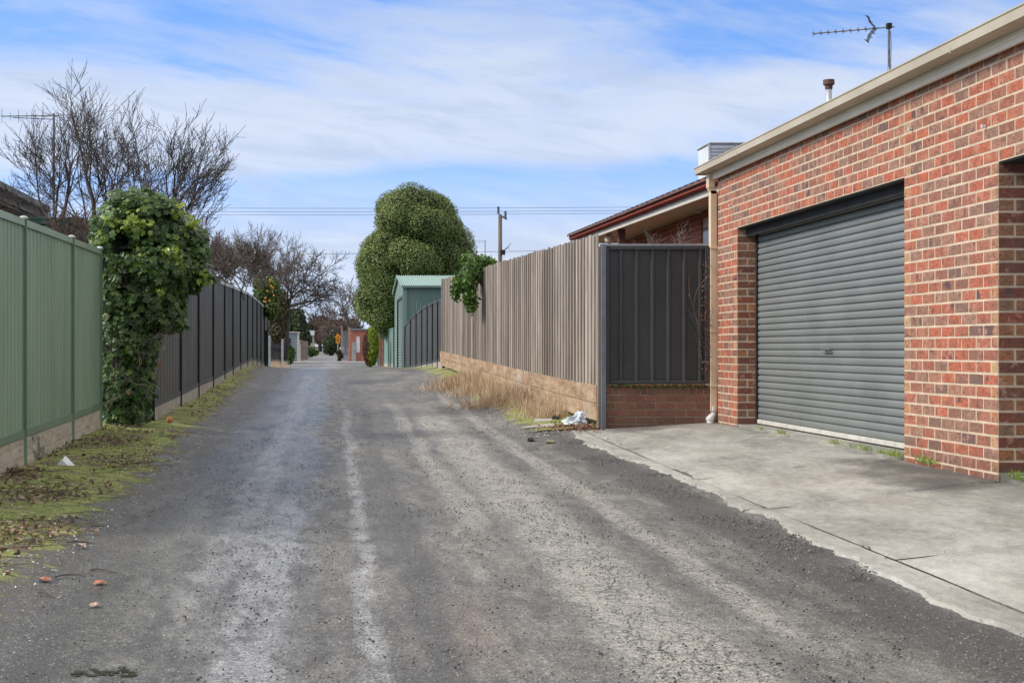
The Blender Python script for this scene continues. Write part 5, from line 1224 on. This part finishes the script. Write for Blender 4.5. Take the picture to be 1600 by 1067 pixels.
# posts and gate
for (px, py0, py1, Y, lab) in ((421.2, 524, 576, 51.5, 'pale galvanised post right against the end of the dark fence'), (441.5, 530, 573, 56.5, 'leaning galvanised post at the right of the old dark gate')):
    a_, b_ = P(px, py1, Y), P(px+(.0 if px < 430 else 2.2), py0, Y); a_.z -= .1
    tag(MB().box((a_.x-.04, Y-.04, a_.z), (a_.x+.04, Y+.04, b_.z), bev=.01).build('steel_post', GALV), lab, 'post', 'galvanised posts past the dark fence')
gy = 57; gtx = thing('dark_gate', (PX(433, gy), gy, -.7), 'old dark board gate between the two galvanised posts', 'gate')
OLD = M('old dark board', (.05, .048, .045), (.03, .03, .028), .9, 8, .002, 40, isl=.3)
mb = MB(); x = PX(423.5, gy)
while x < PX(440, gy): mb.box((x, gy, -.75), (x+.07, gy+.03, PZ(537, gy))); x += .078
b__ = mb.build('board', OLD, gtx); b__['kind'] = 'stuff'
MB().box((PX(423.5, gy), gy-.03, PZ(544, gy)), (PX(440, gy), gy-.002, PZ(541, gy))).build('rail', OLD, gtx)
n = 500; tag(grass('dry_grass', PX(432, 54)+rng.normal(size=n)*.22, 54+rng.uniform(-1.5, 1.5, n), rng.uniform(.1, .35, n), DRY, .6, 0, None, .5), kind='stuff')
bush('green_bush', 'mixed green bush with yellow tips in front of the grey lane shed', ((452, 555, 8, 12), (449, 548, 6, 10), (456, 550, 5, 7)), 70, GRB, 1500, .09)
# far lane buildings, left
GWB = M('blue grey weatherboard', (.21, .25, .28), (.18, .215, .24), .7, 1, 0)
PAL = M('pale render', (.52, .47, .38), (.44, .40, .33), .8, 1, 0)
fs = thing('lane_shed', (PX(455, 88), 89, -.72), 'blue grey weatherboard shed with pale edge trim on the left of the far lane', 'shed')
Yf = 88; x0, x1 = PX(444, Yf), PX(465, Yf); zt = PZ(516, Yf)
mb = MB(); z = -.8
while z < zt-.15: mb.hexa([(x0, Yf-.02, z), (x1, Yf-.02, z), (x1, Yf+3, z), (x0, Yf+3, z)], [(x0, Yf, z+.175), (x1, Yf, z+.175), (x1, Yf+3, z+.175), (x0, Yf+3, z+.175)]); z += .18
mb.build('wall', GWB, fs)
mb = MB(); mb.box((x0-.1, Yf-.1, z), (x1+.1, Yf+3.2, z+.06)); mb.build('roof', PAL, fs)
mb = MB(); mb.box((x1-.02, Yf-.06, -.8), (x1+.1, Yf-.021, z-.001)); mb.build('corner_trim', PAL, fs)
mb = MB(); mb.box((PX(446, Yf), Yf-.05, -.7), (PX(454, Yf), Yf-.022, PZ(528, Yf))); mb.build('door', DARK, fs)
lp = MB(); lp.box((PX(466, 92), 92, -.8), (PX(470, 92), 92.3, PZ(534, 92))); lp.box((PX(465.6, 92), 91.9, PZ(534, 92)+.002), (PX(470.4, 92), 92.4, PZ(533, 92)+.05)); tag(lp.build('rendered_pillar', PAL), 'pale rendered gate pillar right of the blue grey lane shed', 'pillar')
ff = thing('far_paling_fence', (PX(477, 108), 108, -.75), 'short brown paling fence left of the far lane beyond the pale pillar', 'fence')
mb = MB(); x0, x1 = PX(471, 105), PX(481, 118); N_ = 60
for i in range(N_): f_ = i/N_; X = x0+(x1-x0)*f_; Y = 105+13*f_; mb.box((X, Y, -.8), (X+.03, Y+.2, PZ(532.5, 105)+rn.uniform(-.03, .03)))
o_ = mb.build('paling', WOODB, ff); o_['kind'] = 'stuff'
MB().hexa([(x0+.05, 105, .2), (x1+.05, 118, .2), (x1+.08, 118, .2), (x0+.08, 105, .2)], [(x0+.05, 105, .3), (x1+.05, 118, .3), (x1+.08, 118, .3), (x0+.08, 105, .3)]).build('rail', WOODB, ff)
bush('green_bush', 'low spreading green bush at the left edge of the far lane', ((486, 549, 8, 6), (492, 551, 6, 4), (481, 548, 6, 6)), 150, GRB, 900, .2)
bush('green_bush', 'tall dark bush behind the short brown paling fence', ((473, 522, 7, 18), (480, 530, 6, 10), (468, 505, 9, 22)), 128, GRL, 1500, .24)
bush('green_bush', 'dark rounded bush on the right of the far lane behind the orange sign', ((517, 538, 9, 14), (511, 541, 6, 11), (525, 541, 5, 10)), 175, GRL, 1600, .28)
# far bare trees
ft = 'leafless trees along the far lane'
s_ = 64/F
baretree('far_bare_tree', 'big leafless tree arching over the lane from the left, past the citrus tree', P(443, 560, 66), [(P(449, 490, 66), (.15, 0, 1), 1.25, .09, 4), (P(449, 480, 66), (.95, .1, .35), 1.35, .08, 4), (P(448, 470, 66), (-.4, .2, 1), 1.1, .06, 4), (P(450, 470, 66), (.75, -.1, .75), 1.4, .06, 4), (P(450, 475, 66), (.5, .1, 1), 1.3, .05, 4), (P(450, 485, 66), (1, .1, .1), 1.1, .04, 4)],
         group=ft, seed=41, up=.02, wob=.24, kids=3, ang=(25, 58), lk=.66, rmin=.010)
baretree('far_bare_tree', 'leafless tree behind the brick lane wall, under the round tree edge', P(556, 560, 97), [(P(553, 515, 97), (-.6, 0, .9), 1.5, .07, 4), (P(556, 512, 97), (.4, 0, 1), 1.4, .07, 4), (P(560, 512, 97), (0, .2, 1), 1.5, .05, 4), (P(550, 515, 97), (-1, 0, .5), 1.3, .05, 4)],
         mat=BARKB, group=ft, seed=42, up=.03, wob=.3, kids=3, ang=(25, 60), lk=.7, rmin=.013)
for i, (px, Y, h, lab, m_) in enumerate(((507, 260, 4.6, 'tallest leafless tree closing the far end of the lane', BARKB), (490, 240, 3.6, 'leafless tree at the far end of the lane, left of the tallest one', BARKB), (527, 230, 3.4, 'leafless tree at the far end of the lane, right of the tallest one', BARKB), (541, 200, 3.2, 'leafless tree over the far right side of the lane near the orange sign', BARKL))):
    b_ = Vector((PX(px, Y), Y, g(0, Y))); limbs = [(b_+Vector((0, 0, h*.45)), (d_, 0, 1), h*.5, .12, 5) for d_ in (-.7, 0, .7)]
    baretree('far_bare_tree', lab, b_, limbs, mat=m_, group=ft, seed=50+i, up=.0, wob=.3, kids=3, ang=(25, 65), lk=.7, rmin=.028)
bush('far_evergreen', 'dark evergreen mass left of the far lane behind the bare trees', ((470, 525, 14, 22), (455, 510, 14, 30)), 180, GRL, 2600, .3, 'tree')
bush('far_evergreen', 'dull olive tree crown low behind the bare trees at the lane end', ((500, 522, 14, 14), (512, 520, 16, 15)), 320, BRL, 2600, .42, 'tree')
bush('russet_tree', 'russet leafed tree low behind the orange road sign', ((530, 517, 13, 16), (538, 524, 10, 12)), 210, leafmat('russet leaf', [(0, (.06, .03, .02)), (.5, (.18, .09, .05)), (1, (.35, .17, .07))], .7, .15), 1800, .26, 'tree')
wd = bush('distant_wood', None, [(px, 537, 24, 11+5*math.sin(px*.7)) for px in range(395, 640, 22)], 420, GRL, 7000, .7, None); wd['kind'] = 'stuff'; wd['label'] = 'low dark line of distant trees beyond the lane'; 
if 'category' in wd: del wd['category']
# small far house
fh = thing('far_house', (PX(482, 230), 232, -.6), 'tiny pale far house with red brown end wall among the bare trees', 'house')
Yh = 230; mb = MB(); mb.box((PX(476, Yh), Yh, -1), (PX(481, Yh), Yh+6, PZ(520, Yh))); mb.build('brick_wall', BW, fh)
mb = MB(); mb.box((PX(481, Yh)+.01, Yh+.2, -1), (PX(490, Yh), Yh+6, PZ(524, Yh))); mb.build('wall', PAL, fh)
mb = MB(); zt = PZ(524, Yh); mb.hexa([(PX(480.6, Yh), Yh, zt), (PX(491, Yh), Yh, zt), (PX(491, Yh), Yh+6, zt), (PX(480.6, Yh), Yh+6, zt)], [(PX(480.6, Yh), Yh+2.8, zt+.8), (PX(491, Yh), Yh+2.8, zt+.8), (PX(491, Yh), Yh+3.2, zt+.8), (PX(480.6, Yh), Yh+3.2, zt+.8)]); mb.build('roof', GWB, fh)
# right far: brick lane building, grey gate, pillars
rb_ = thing('brick_outbuilding', (PX(556, 92), 93, -.72), 'red brick outbuilding with flat top and pale door on the far right lane', 'building')
Yb = 90; mb = MB(); mb.box((PX(547, Yb), Yb, -.8), (PX(590, Yb), Yb+4, PZ(515.5, Yb))); mb.build('wall', BW, rb_)
mb = MB(); mb.box((PX(546.5, Yb), Yb-.08, PZ(515.5, Yb)+.002), (PX(591, Yb), Yb+4, PZ(513.5, Yb))); mb.build('roof', GWB, rb_)
mb = MB(); mb.box((PX(549.5, Yb), Yb-.05, -.8), (PX(556.5, Yb), Yb-.003, PZ(535, Yb))); mb.build('side_gate', M('pale grey gate', (.38, .37, .34), None, .7, 3, 0), rb_)
mb = MB(); mb.box((PX(557, Yb), Yb-.05, PZ(551, Yb)), (PX(562.5, Yb), Yb-.003, PZ(526, Yb))); mb.build('door', M('white door', (.66, .66, .66), None, .6, 3, 0), rb_)
for (px, w_, py, Y, lab) in ((544, 3.2, 513, 91, 'tan rendered pillar against the red brick outbuilding'), (532.5, 2.6, 506, 99, 'thin tan pillar beside the grey steel lane gates')):
    mb = MB(); x = PX(px, Y); mb.box((x, Y-.1, -.8), (x+w_*Y/F, Y+.2, PZ(py, Y))); mb.box((x-.02, Y-.12, PZ(py, Y)+.002), (x+w_*Y/F+.02, Y+.22, PZ(py, Y)+.06)); tag(mb.build('rendered_pillar', M('tan render', (.42, .29, .20), (.34, .24, .17), .9, 4, 0) if px == 544 else bpy.data.materials['tan render']), lab, 'pillar')
gg = thing('grey_gates', (PX(539, 97), 97, -.75), 'blue grey steel lane gates between the two tan pillars', 'gate')
for i in (0, 1):
    mb = MB(); xa = PX(535.2, 97)+i*.18
    for k in range(8): mb.box((xa+k*.02, 97, -.7), (xa+k*.02+.017, 97.03, PZ(517, 97)))
    mb.build('gate_leaf', GWB, gg)
bush('roadside_shrub', 'small scruffy pale shrub at the foot of the grey steel gates', ((530, 552, 3, 6), (533, 555, 3, 4)), 94, BRL, 500, .1)
# orange road sign
sY = 100; sg = thing('orange_road_sign', (PX(528, sY), sY, -.75), 'orange diamond road sign above a smaller orange plate on a short pole', 'road sign')
OR = M('orange sign face', (.85, .30, .01), None, .5, 1, 0); BKS = M('sign black', (.03, .03, .03), None, .6, 1, 0)
x_ = PX(528, sY); MB().tube([(x_, sY, -.8), (x_, sY, PZ(523, sY))], .03, 8).build('pole', GALV, sg)
def plate(cx, cz, r_, rot, nm, m_, y_, th=.006):
    mb = MB(); c4 = [(cx+r_*math.cos(rot+k*math.pi/2), cz+r_*math.sin(rot+k*math.pi/2)) for k in range(4)]
    mb.hexa([(a_, y_, b_) for a_, b_ in c4], [(a_, y_+th, b_) for a_, b_ in c4]); return mb.build(nm, m_, sg)
p1 = plate(x_, PZ(526.5, sY), .24, 0, 'diamond_plate', OR, sY-.05); p2 = plate(x_, PZ(533, sY), .20, R(45), 'square_plate', OR, sY-.05)
for pl, cz in ((p1, 526.5), (p2, 533)):
    z_ = PZ(cz, sY); MB().box((x_-.075, sY-.054, z_-.02), (x_-.02, sY-.051, z_+.03)).box((x_+.02, sY-.054, z_-.06), (x_+.07, sY-.051, z_+.02)).build('symbol', BKS, pl)
bY = 96; bs = thing('blue_street_sign', (PX(568, bY), bY, -.75), 'blue street name blade on a grey pole above the brick outbuilding', 'street sign')
MB().tube([(PX(568, bY), bY, -.8), (PX(568, bY), bY, PZ(496, bY))], .035, 8).build('pole', GALV, bs)
MB().box((PX(562, bY), bY-.02, PZ(499, bY)), (PX(575, bY), bY+.02, PZ(495.6, bY)), bev=.005).build('blade', M('blue sign face', (.05, .11, .50), None, .4, 1, 0), bs)
# cars
def car(label, px, Y, face, col, w_=1.75, grp='white cars parked at the far end'):
    zg = {0: 0}.get(1, g(PX(px, Y), Y)); c = thing('parked_car', (PX(px, Y), Y, zg), label, 'car', grp); L_ = 4.3
    def tr(x, y, z):   # local: x across, y along
        if face: x, y = y, x
        return (PX(px, Y)+x, Y+y, zg+z)
    mb = MB(); prof = [(-2.1, .35), (-2.15, .7), (-1.95, .88), (-1.0, .98), (-.5, 1.42), (.9, 1.46), (1.6, 1.02), (2.1, .92), (2.15, .4)]; h_ = w_/2
    K = 0
    for s_, sx_ in ((0, -h_), (1, h_)):
        for (y, z) in prof: k = .86 if z > 1.2 else 1; mb.v.append(tr(sx_*k, y, z))
    n_ = len(prof)
    for j in range(n_): mb.f.append([j, (j+1) % n_, n_+(j+1) % n_, n_+j]); mb.m.append(0)
    mb.f.append(list(range(n_))); mb.m.append(0); mb.f.append(list(range(n_, 2*n_))[::-1]); mb.m.append(0)
    mb.build('body', col, c)
    for (ya, za, yb, zb) in ((-.97, 1.02, -.52, 1.40), (1.52, 1.06, .94, 1.43)):
        mb = MB(); e_ = -.012 if ya < 0 else .012; mb.hexa([tr(-h_*.85, ya+e_, za), tr(h_*.85, ya+e_, za), tr(h_*.76, yb+e_, zb), tr(-h_*.76, yb+e_, zb)], [tr(-h_*.85, ya, za), tr(h_*.85, ya, za), tr(h_*.76, yb, zb), tr(-h_*.76, yb, zb)]); mb.build('windscreen', GLASS, c)
    for sx_ in (-1, 1):
        mb = MB(); o = sx_*h_; mb.hexa([tr(o*1.0, -.9, 1.0), tr(o*1.0, 1.4, 1.02), tr(o*.875, .85, 1.4), tr(o*.875, -.5, 1.37)], [tr(o*.97, -.9, 1.0), tr(o*.97, 1.4, 1.02), tr(o*.85, .85, 1.4), tr(o*.85, -.5, 1.37)]); mb.build('side_window', GLASS, c)
        for y_ in (-1.35, 1.35):
            mb = MB(); mb.tube([tr(o*.78, y_, .32), tr(o*1.02, y_, .32)], .32, 14); wq = mb.build('wheel', DARK, c)
        mb = MB(); q = tr(sx_*h_*.72, -2.16, .68); mb.box((q[0]-.15, q[1]-.03, q[2]-.08), (q[0]+.15, q[1]+.03, q[2]+.08), bev=.02); mb.build('headlight', GALV, c)
WHP = M('white car paint', (.78, .78, .78), None, .25, 1, 0, spec=.7)
car('white car standing nearest the middle at the far end of the lane', 496, 400, False, WHP)
car('white car right of the other one at the far end of the lane', 503, 405, False, WHP, 1.5)
car('white car parked on the right just behind the orange road sign', 529, 200, False, WHP, 1.5, 'white cars parked along the far lane')
# ================================================================ SMALL THINGS ON THE GROUND
def gl(x, y):
    k = min(max((-1.3-x)/.5, 0), 1) if y < 60 else 0
    n_ = .012*mnoise.fractal(Vector((x*.9, y*.45, 0)), 1, 2, 4)+(.004*mnoise.fractal(Vector((x*5+3, y*5, 3)), 1, 2, 4) if y < 30 else 0)
    return (g(x, y)+n_)*(1-k)+k*(g(x, y)+.03)
def atground(px, py):
    """ground point seen at a photo pixel"""
    lo, hi = 2.0, 80.0
    for _ in range(22):
        mid = (lo+hi)/2
        if PZ(py, mid) > gl(PX(px, mid), mid): lo = mid
        else: hi = mid
    return Vector((PX(px, lo), lo, gl(PX(px, lo), lo)+.002))
n = 7500; Y = 6+rng.beta(1, 1.6, n)*34; u = rng.random(n)**.7; X = -2.70+u*(1.18-.012*Y)+rng.normal(size=n)*.05; k = np.array([mnoise.noise(Vector((x*1.1, y*1.1, 2))) for x, y in zip(X, Y)]); kp = k > .0
MOS = leafmat('verge green blade', [(0, (.12, .15, .03)), (.5, (.27, .32, .07)), (1, (.48, .50, .17))], .7, .3)
X, Y = X[kp], Y[kp]; tag(grass('verge_grass', X, Y, rng.uniform(.015, .05, len(X)), MOS, .9, .025, None, .9), kind='stuff')
n = 5200; Y = 6.5+rng.beta(1, 1.5, n)*26; X = -2.70+rng.random(n)**1.3*(1.15-.012*Y); k = np.array([mnoise.noise(Vector((x*1.3+5, y*.8, 9))) for x, y in zip(X, Y)]); kp = k > .08; X, Y = X[kp], Y[kp]
LIT = leafmat('dead litter', [(0, (.06, .04, .028)), (.4, (.17, .11, .07)), (.8, (.34, .24, .16)), (1, (.55, .45, .34))], .8, .1)
Z = gv(X, Y)+.04; m_ = len(X); tag(scatter('leaf_litter', *LEAF, np.stack([X, Y, Z], 1), rotmats(m_, rng, np.tile([0, 0, 1.], (m_, 1)), .5), rng.uniform(.015, .055, m_), LIT), kind='stuff')
tw = MB()
for i in range(150):
    y = 6.5+rn.random()**1.6*14; x = -2.65+rn.random()*1.0; a_ = rn.uniform(0, 6.28); L_ = rn.uniform(.08, .35); z = g(x, y)+.05
    tw.tube([(x, y, z), (x+math.cos(a_)*L_*.5, y+math.sin(a_)*L_*.5, z+rn.uniform(0, .02)), (x+math.cos(a_+.3)*L_, y+math.sin(a_+.3)*L_, z)], [.003, .003, .0015], 4)
for i in range(130):
    cx_, cy_, sx_, sy_ = ((60, 772, 45, 9), (45, 832, 40, 10), (195, 722, 32, 7), (180, 690, 32, 6))[i % 4]
    c_ = atground(max(-20, rn.gauss(cx_, sx_)), rn.gauss(cy_, sy_)); a_ = rn.uniform(0, 6.28); L_ = rn.uniform(.06, .3); r_ = rn.uniform(.002, .005)
    tw.tube([c_+Vector((0, 0, .008)), c_+Vector((math.cos(a_)*L_*.5, math.sin(a_)*L_*.5, rn.uniform(.008, .03))), c_+Vector((math.cos(a_+.3)*L_, math.sin(a_+.3)*L_, .012))], [r_, r_, r_*.5], 4)
tag(tw.build('twig_litter', BARKL), kind='stuff')
pl_ = []
for i in range(1500):
    cx_, cy_, sx_, sy_ = ((60, 772, 42, 9), (45, 832, 36, 9), (190, 722, 32, 7), (185, 690, 30, 6), (20, 745, 20, 8))[i % 5]
    c_ = atground(max(-30, rn.gauss(cx_, sx_)), rn.gauss(cy_, sy_)); pl_.append((c_.x, c_.y, c_.z+rn.uniform(.003, .025)))
pl_ = np.array(pl_); m_ = len(pl_); tag(scatter('bark_mulch', *LEAF, pl_, rotmats(m_, rng, np.tile([0, 0, 1.], (m_, 1)), .6), rng.uniform(.012, .05, m_), LIT), kind='stuff')
n = 3200; Y = 7+rng.beta(1, 1.5, n)*20; X = -2.6+rng.random(n)*1.2; m_ = n
WH = M('white clover', (.70, .70, .62), None, .8, 3, 0); tag(scatter('clover_flowers', *LEAF, np.stack([X, Y, gv(X, Y)+.045], 1), rotmats(m_, rng, np.tile([0, 0, 1.], (m_, 1)), .4), rng.uniform(.006, .018, m_), WH), kind='stuff')
# white crumpled card
c_ = atground(103, 731); c_.z += .02; s_ = c_.y/F; mb = MB(); w2 = 15*s_
vs = [(c_.x-w2, c_.y, c_.z), (c_.x+w2, c_.y-.02, c_.z), (c_.x-.01, c_.y+.03, c_.z+15*s_), (c_.x-w2*.35, c_.y-.015, c_.z+9*s_), (c_.x+w2*.3, c_.y+.005, c_.z+8.5*s_), (c_.x, c_.y+.12, c_.z), (c_.x+.02, c_.y-.03, c_.z+.004)]
mb.add(vs, [(0, 6, 3), (3, 6, 4), (6, 1, 4), (3, 4, 2), (0, 3, 2), (2, 4, 1), (0, 2, 5), (2, 1, 5)]); tag(mb.build('folded_card', M('white card', (.88, .88, .90), (.82, .82, .84), .6, 6, 0)), 'folded white card standing like a little tent on the mossy verge', 'card')
c_ = atground(265, 662); ball(c_+Vector((0, 0, .045)), .042, 'fallen_orange', ORG); tag([o for o in COL.objects if o.name == 'fallen_orange'][0], 'fallen orange fruit lying on the moss beside the dark fence', 'fruit')
def leafobj(px, py, s_, lab, grp='brown leaves fallen on the lane', cat='leaf', mat=None, lobes=5, rot=0):
    c_ = atground(px, py)+Vector((0, 0, .004)); mb = MB(); n = 20; pts = []
    for i in range(n): th = 2*math.pi*i/n+rot; r_ = s_*(.62+.38*abs(math.cos(lobes*th/2))); pts.append((c_.x+r_*math.cos(th), c_.y+r_*math.sin(th)*1.3, c_.z+.007*math.sin(th*3+px)+.006))
    pts2 = [(a_, b_, d__-.003) for a_, b_, d__ in pts]
    mb.add([tuple(c_+Vector((0, 0, .018)))]+pts, [(0, i+1, (i+1) % n+1) for i in range(n)])
    return tag(mb.build('fallen_leaf', mat or LM), lab, cat, grp)
LM = M('brown leaf', (.42, .16, .08), (.30, .11, .06), .7, 30, .002)
leafobj(156, 913, .035, 'bright rust brown leaf lying alone on the wet lane'); leafobj(149, 948, .028, 'pale curled leaf just below the rust brown leaf', mat=M('pale brown leaf', (.50, .34, .27), None, .7, 20, 0))
leafobj(127, 854, .03, 'pinkish leaf beside the thin black stick at the left of the lane', mat=M('pink brown leaf', (.36, .22, .18), None, .7, 20, 0)); leafobj(70, 908, .032, 'dull leaf among twigs at the left edge of the lane'); leafobj(118, 836, .012, 'tiny yellow leaf on dark gravel beside the verge', mat=M('yellow leaf', (.55, .50, .12), None, .7, 20, 0))
def stick(px0, py0, px1, py1, r_, lab):
    a_, b_ = atground(px0, py0), atground(px1, py1); m_ = (a_+b_)/2+Vector((0, .01, .012)); a_.z += .006; b_.z += .006
    tag(MB().tube([a_, a_.lerp(m_, .5)+Vector((0, .004, .003)), m_, b_], [r_, r_*.9, r_, r_*.5], 6).build('stick', BARK), lab, 'stick', 'sticks lying on the lane')
stick(104, 849, 149, 851, .004, 'thin black stick just above the pinkish leaf'); stick(142, 892, 182, 897, .005, 'stout dark stick above the rust brown leaf'); stick(85, 904, 126, 900, .004, 'thin forked stick left of the stout dark stick'); stick(60, 928, 85, 936, .004, 'short stick nearest the bottom left corner')
# mossy puddle scum
PUD = M('green brown puddle film', (.055, .045, .012), (.03, .028, .01), .15, 20, 0)
mb = MB(); rn = random.Random(77)
for i in range(60):
    c_ = atground(112+rn.random()*105, 1051+rn.gauss(0, 3.2)); r_ = rn.uniform(.003, .013); K = len(mb.v); nn = 10
    mb.v.append((c_.x, c_.y, c_.z+.002))
    for k in range(nn): th = 2*math.pi*k/nn; q = r_*(1+.5*mnoise.noise(Vector((k*1.7, i, 0)))); mb.v.append((c_.x+q*math.cos(th)*1.6, c_.y+q*math.sin(th)*1.1, c_.z+.002))
    for k in range(nn): mb.f.append([K, K+1+k, K+1+(k+1) % nn]); mb.m.append(0)
tag(mb.build('puddle', PUD), kind='stuff')
# litter by the sleeper corner
bgc = atground(903, 664)+Vector((0, 0, .01)); mb = MB(); nu, nv = 26, 14; s_ = bgc.y/F
for a_ in range(nv+1):
    for b_ in range(nu):
        th = math.pi*.5*a_/nv; ph = 2*math.pi*b_/nu; q = 1+.35*mnoise.noise(Vector((math.cos(ph)*2.2, math.sin(ph)*2.2, a_*.35)))+.2*mnoise.noise(Vector((math.cos(ph)*6, math.sin(ph)*6, a_*.9)))
        mb.v.append((bgc.x+20*s_*math.cos(th)*math.cos(ph)*q-.02, bgc.y+.12*math.cos(th)*math.sin(ph)*q, bgc.z+16*s_*math.sin(th)*q*(1+.25*math.cos(ph))))
for a_ in range(nv):
    for b_ in range(nu): mb.f.append([a_*nu+b_, a_*nu+(b_+1) % nu, (a_+1)*nu+(b_+1) % nu, (a_+1)*nu+b_]); mb.m.append(0)
PB = M('crumpled white plastic', (.62, .66, .72), (.50, .56, .64), .35, 8, .004, 30); tag(mb.build('plastic_bag', PB), 'crumpled bluish white plastic bag in the corner below the sleepers', 'bag')
def slab_(pts_px, th, nm, mat, lab, cat, grp=None, lift=.01):
    c4 = [atground(a_, b_)+Vector((0, 0, lift)) for a_, b_ in pts_px]; mb = MB(); mb.hexa([tuple(c) for c in c4], [tuple(c+Vector((0, 0, th))) for c in c4]); tag(mb.build(nm, mat), lab, cat, grp)
CB = M('grey board', (.42, .40, .37), (.33, .31, .28), .9, 6, 0)
slab_([(812, 671), (866, 668), (868, 664.5), (845, 665)], .012, 'board_strip', CB, 'long pale board strip lying at the lane edge', 'board', 'scraps of board by the sleepers')
slab_([(834, 661), (862, 660), (862, 656.5), (836, 656.5)], .012, 'board_strip', CB, 'wider grey board scrap just behind the long pale strip', 'board', 'scraps of board by the sleepers')
slab_([(852, 693), (866, 693), (866, 690.5), (855, 690)], .012, 'wood_chip', M('wood chip', (.22, .2, .12), None, .9, 9, 0), 'small flat olive chip on the lane below the litter', 'chip', None)
slab_([(824, 690), (834, 690), (834, 688), (825, 688)], .02, 'black_scrap', DARK, 'small black plastic scrap on the lane left of the olive chip', 'scrap', None)
slab_([(863, 656), (873, 657), (873, 653), (866, 652)], .03, 'black_cup', DARK, 'black plastic lid lying beside the white bag', 'lid', None)
n = 900; pts3 = []
for i in range(n):
    px = rng.normal(895, 26); py = rng.normal(668, 3.5); pts3.append(atground(px, max(655, py))+Vector((0, 0, .015)))
RL = leafmat('reddish litter', [(0, (.06, .03, .02)), (.5, (.20, .09, .06)), (1, (.40, .24, .17))], .8, .1)
tag(scatter('reddish_leaf_litter', *LEAF, np.array(pts3), rotmats(n, rng, np.tile([0, 0, 1.], (n, 1)), .5), rng.uniform(.015, .05, n), RL), kind='stuff')
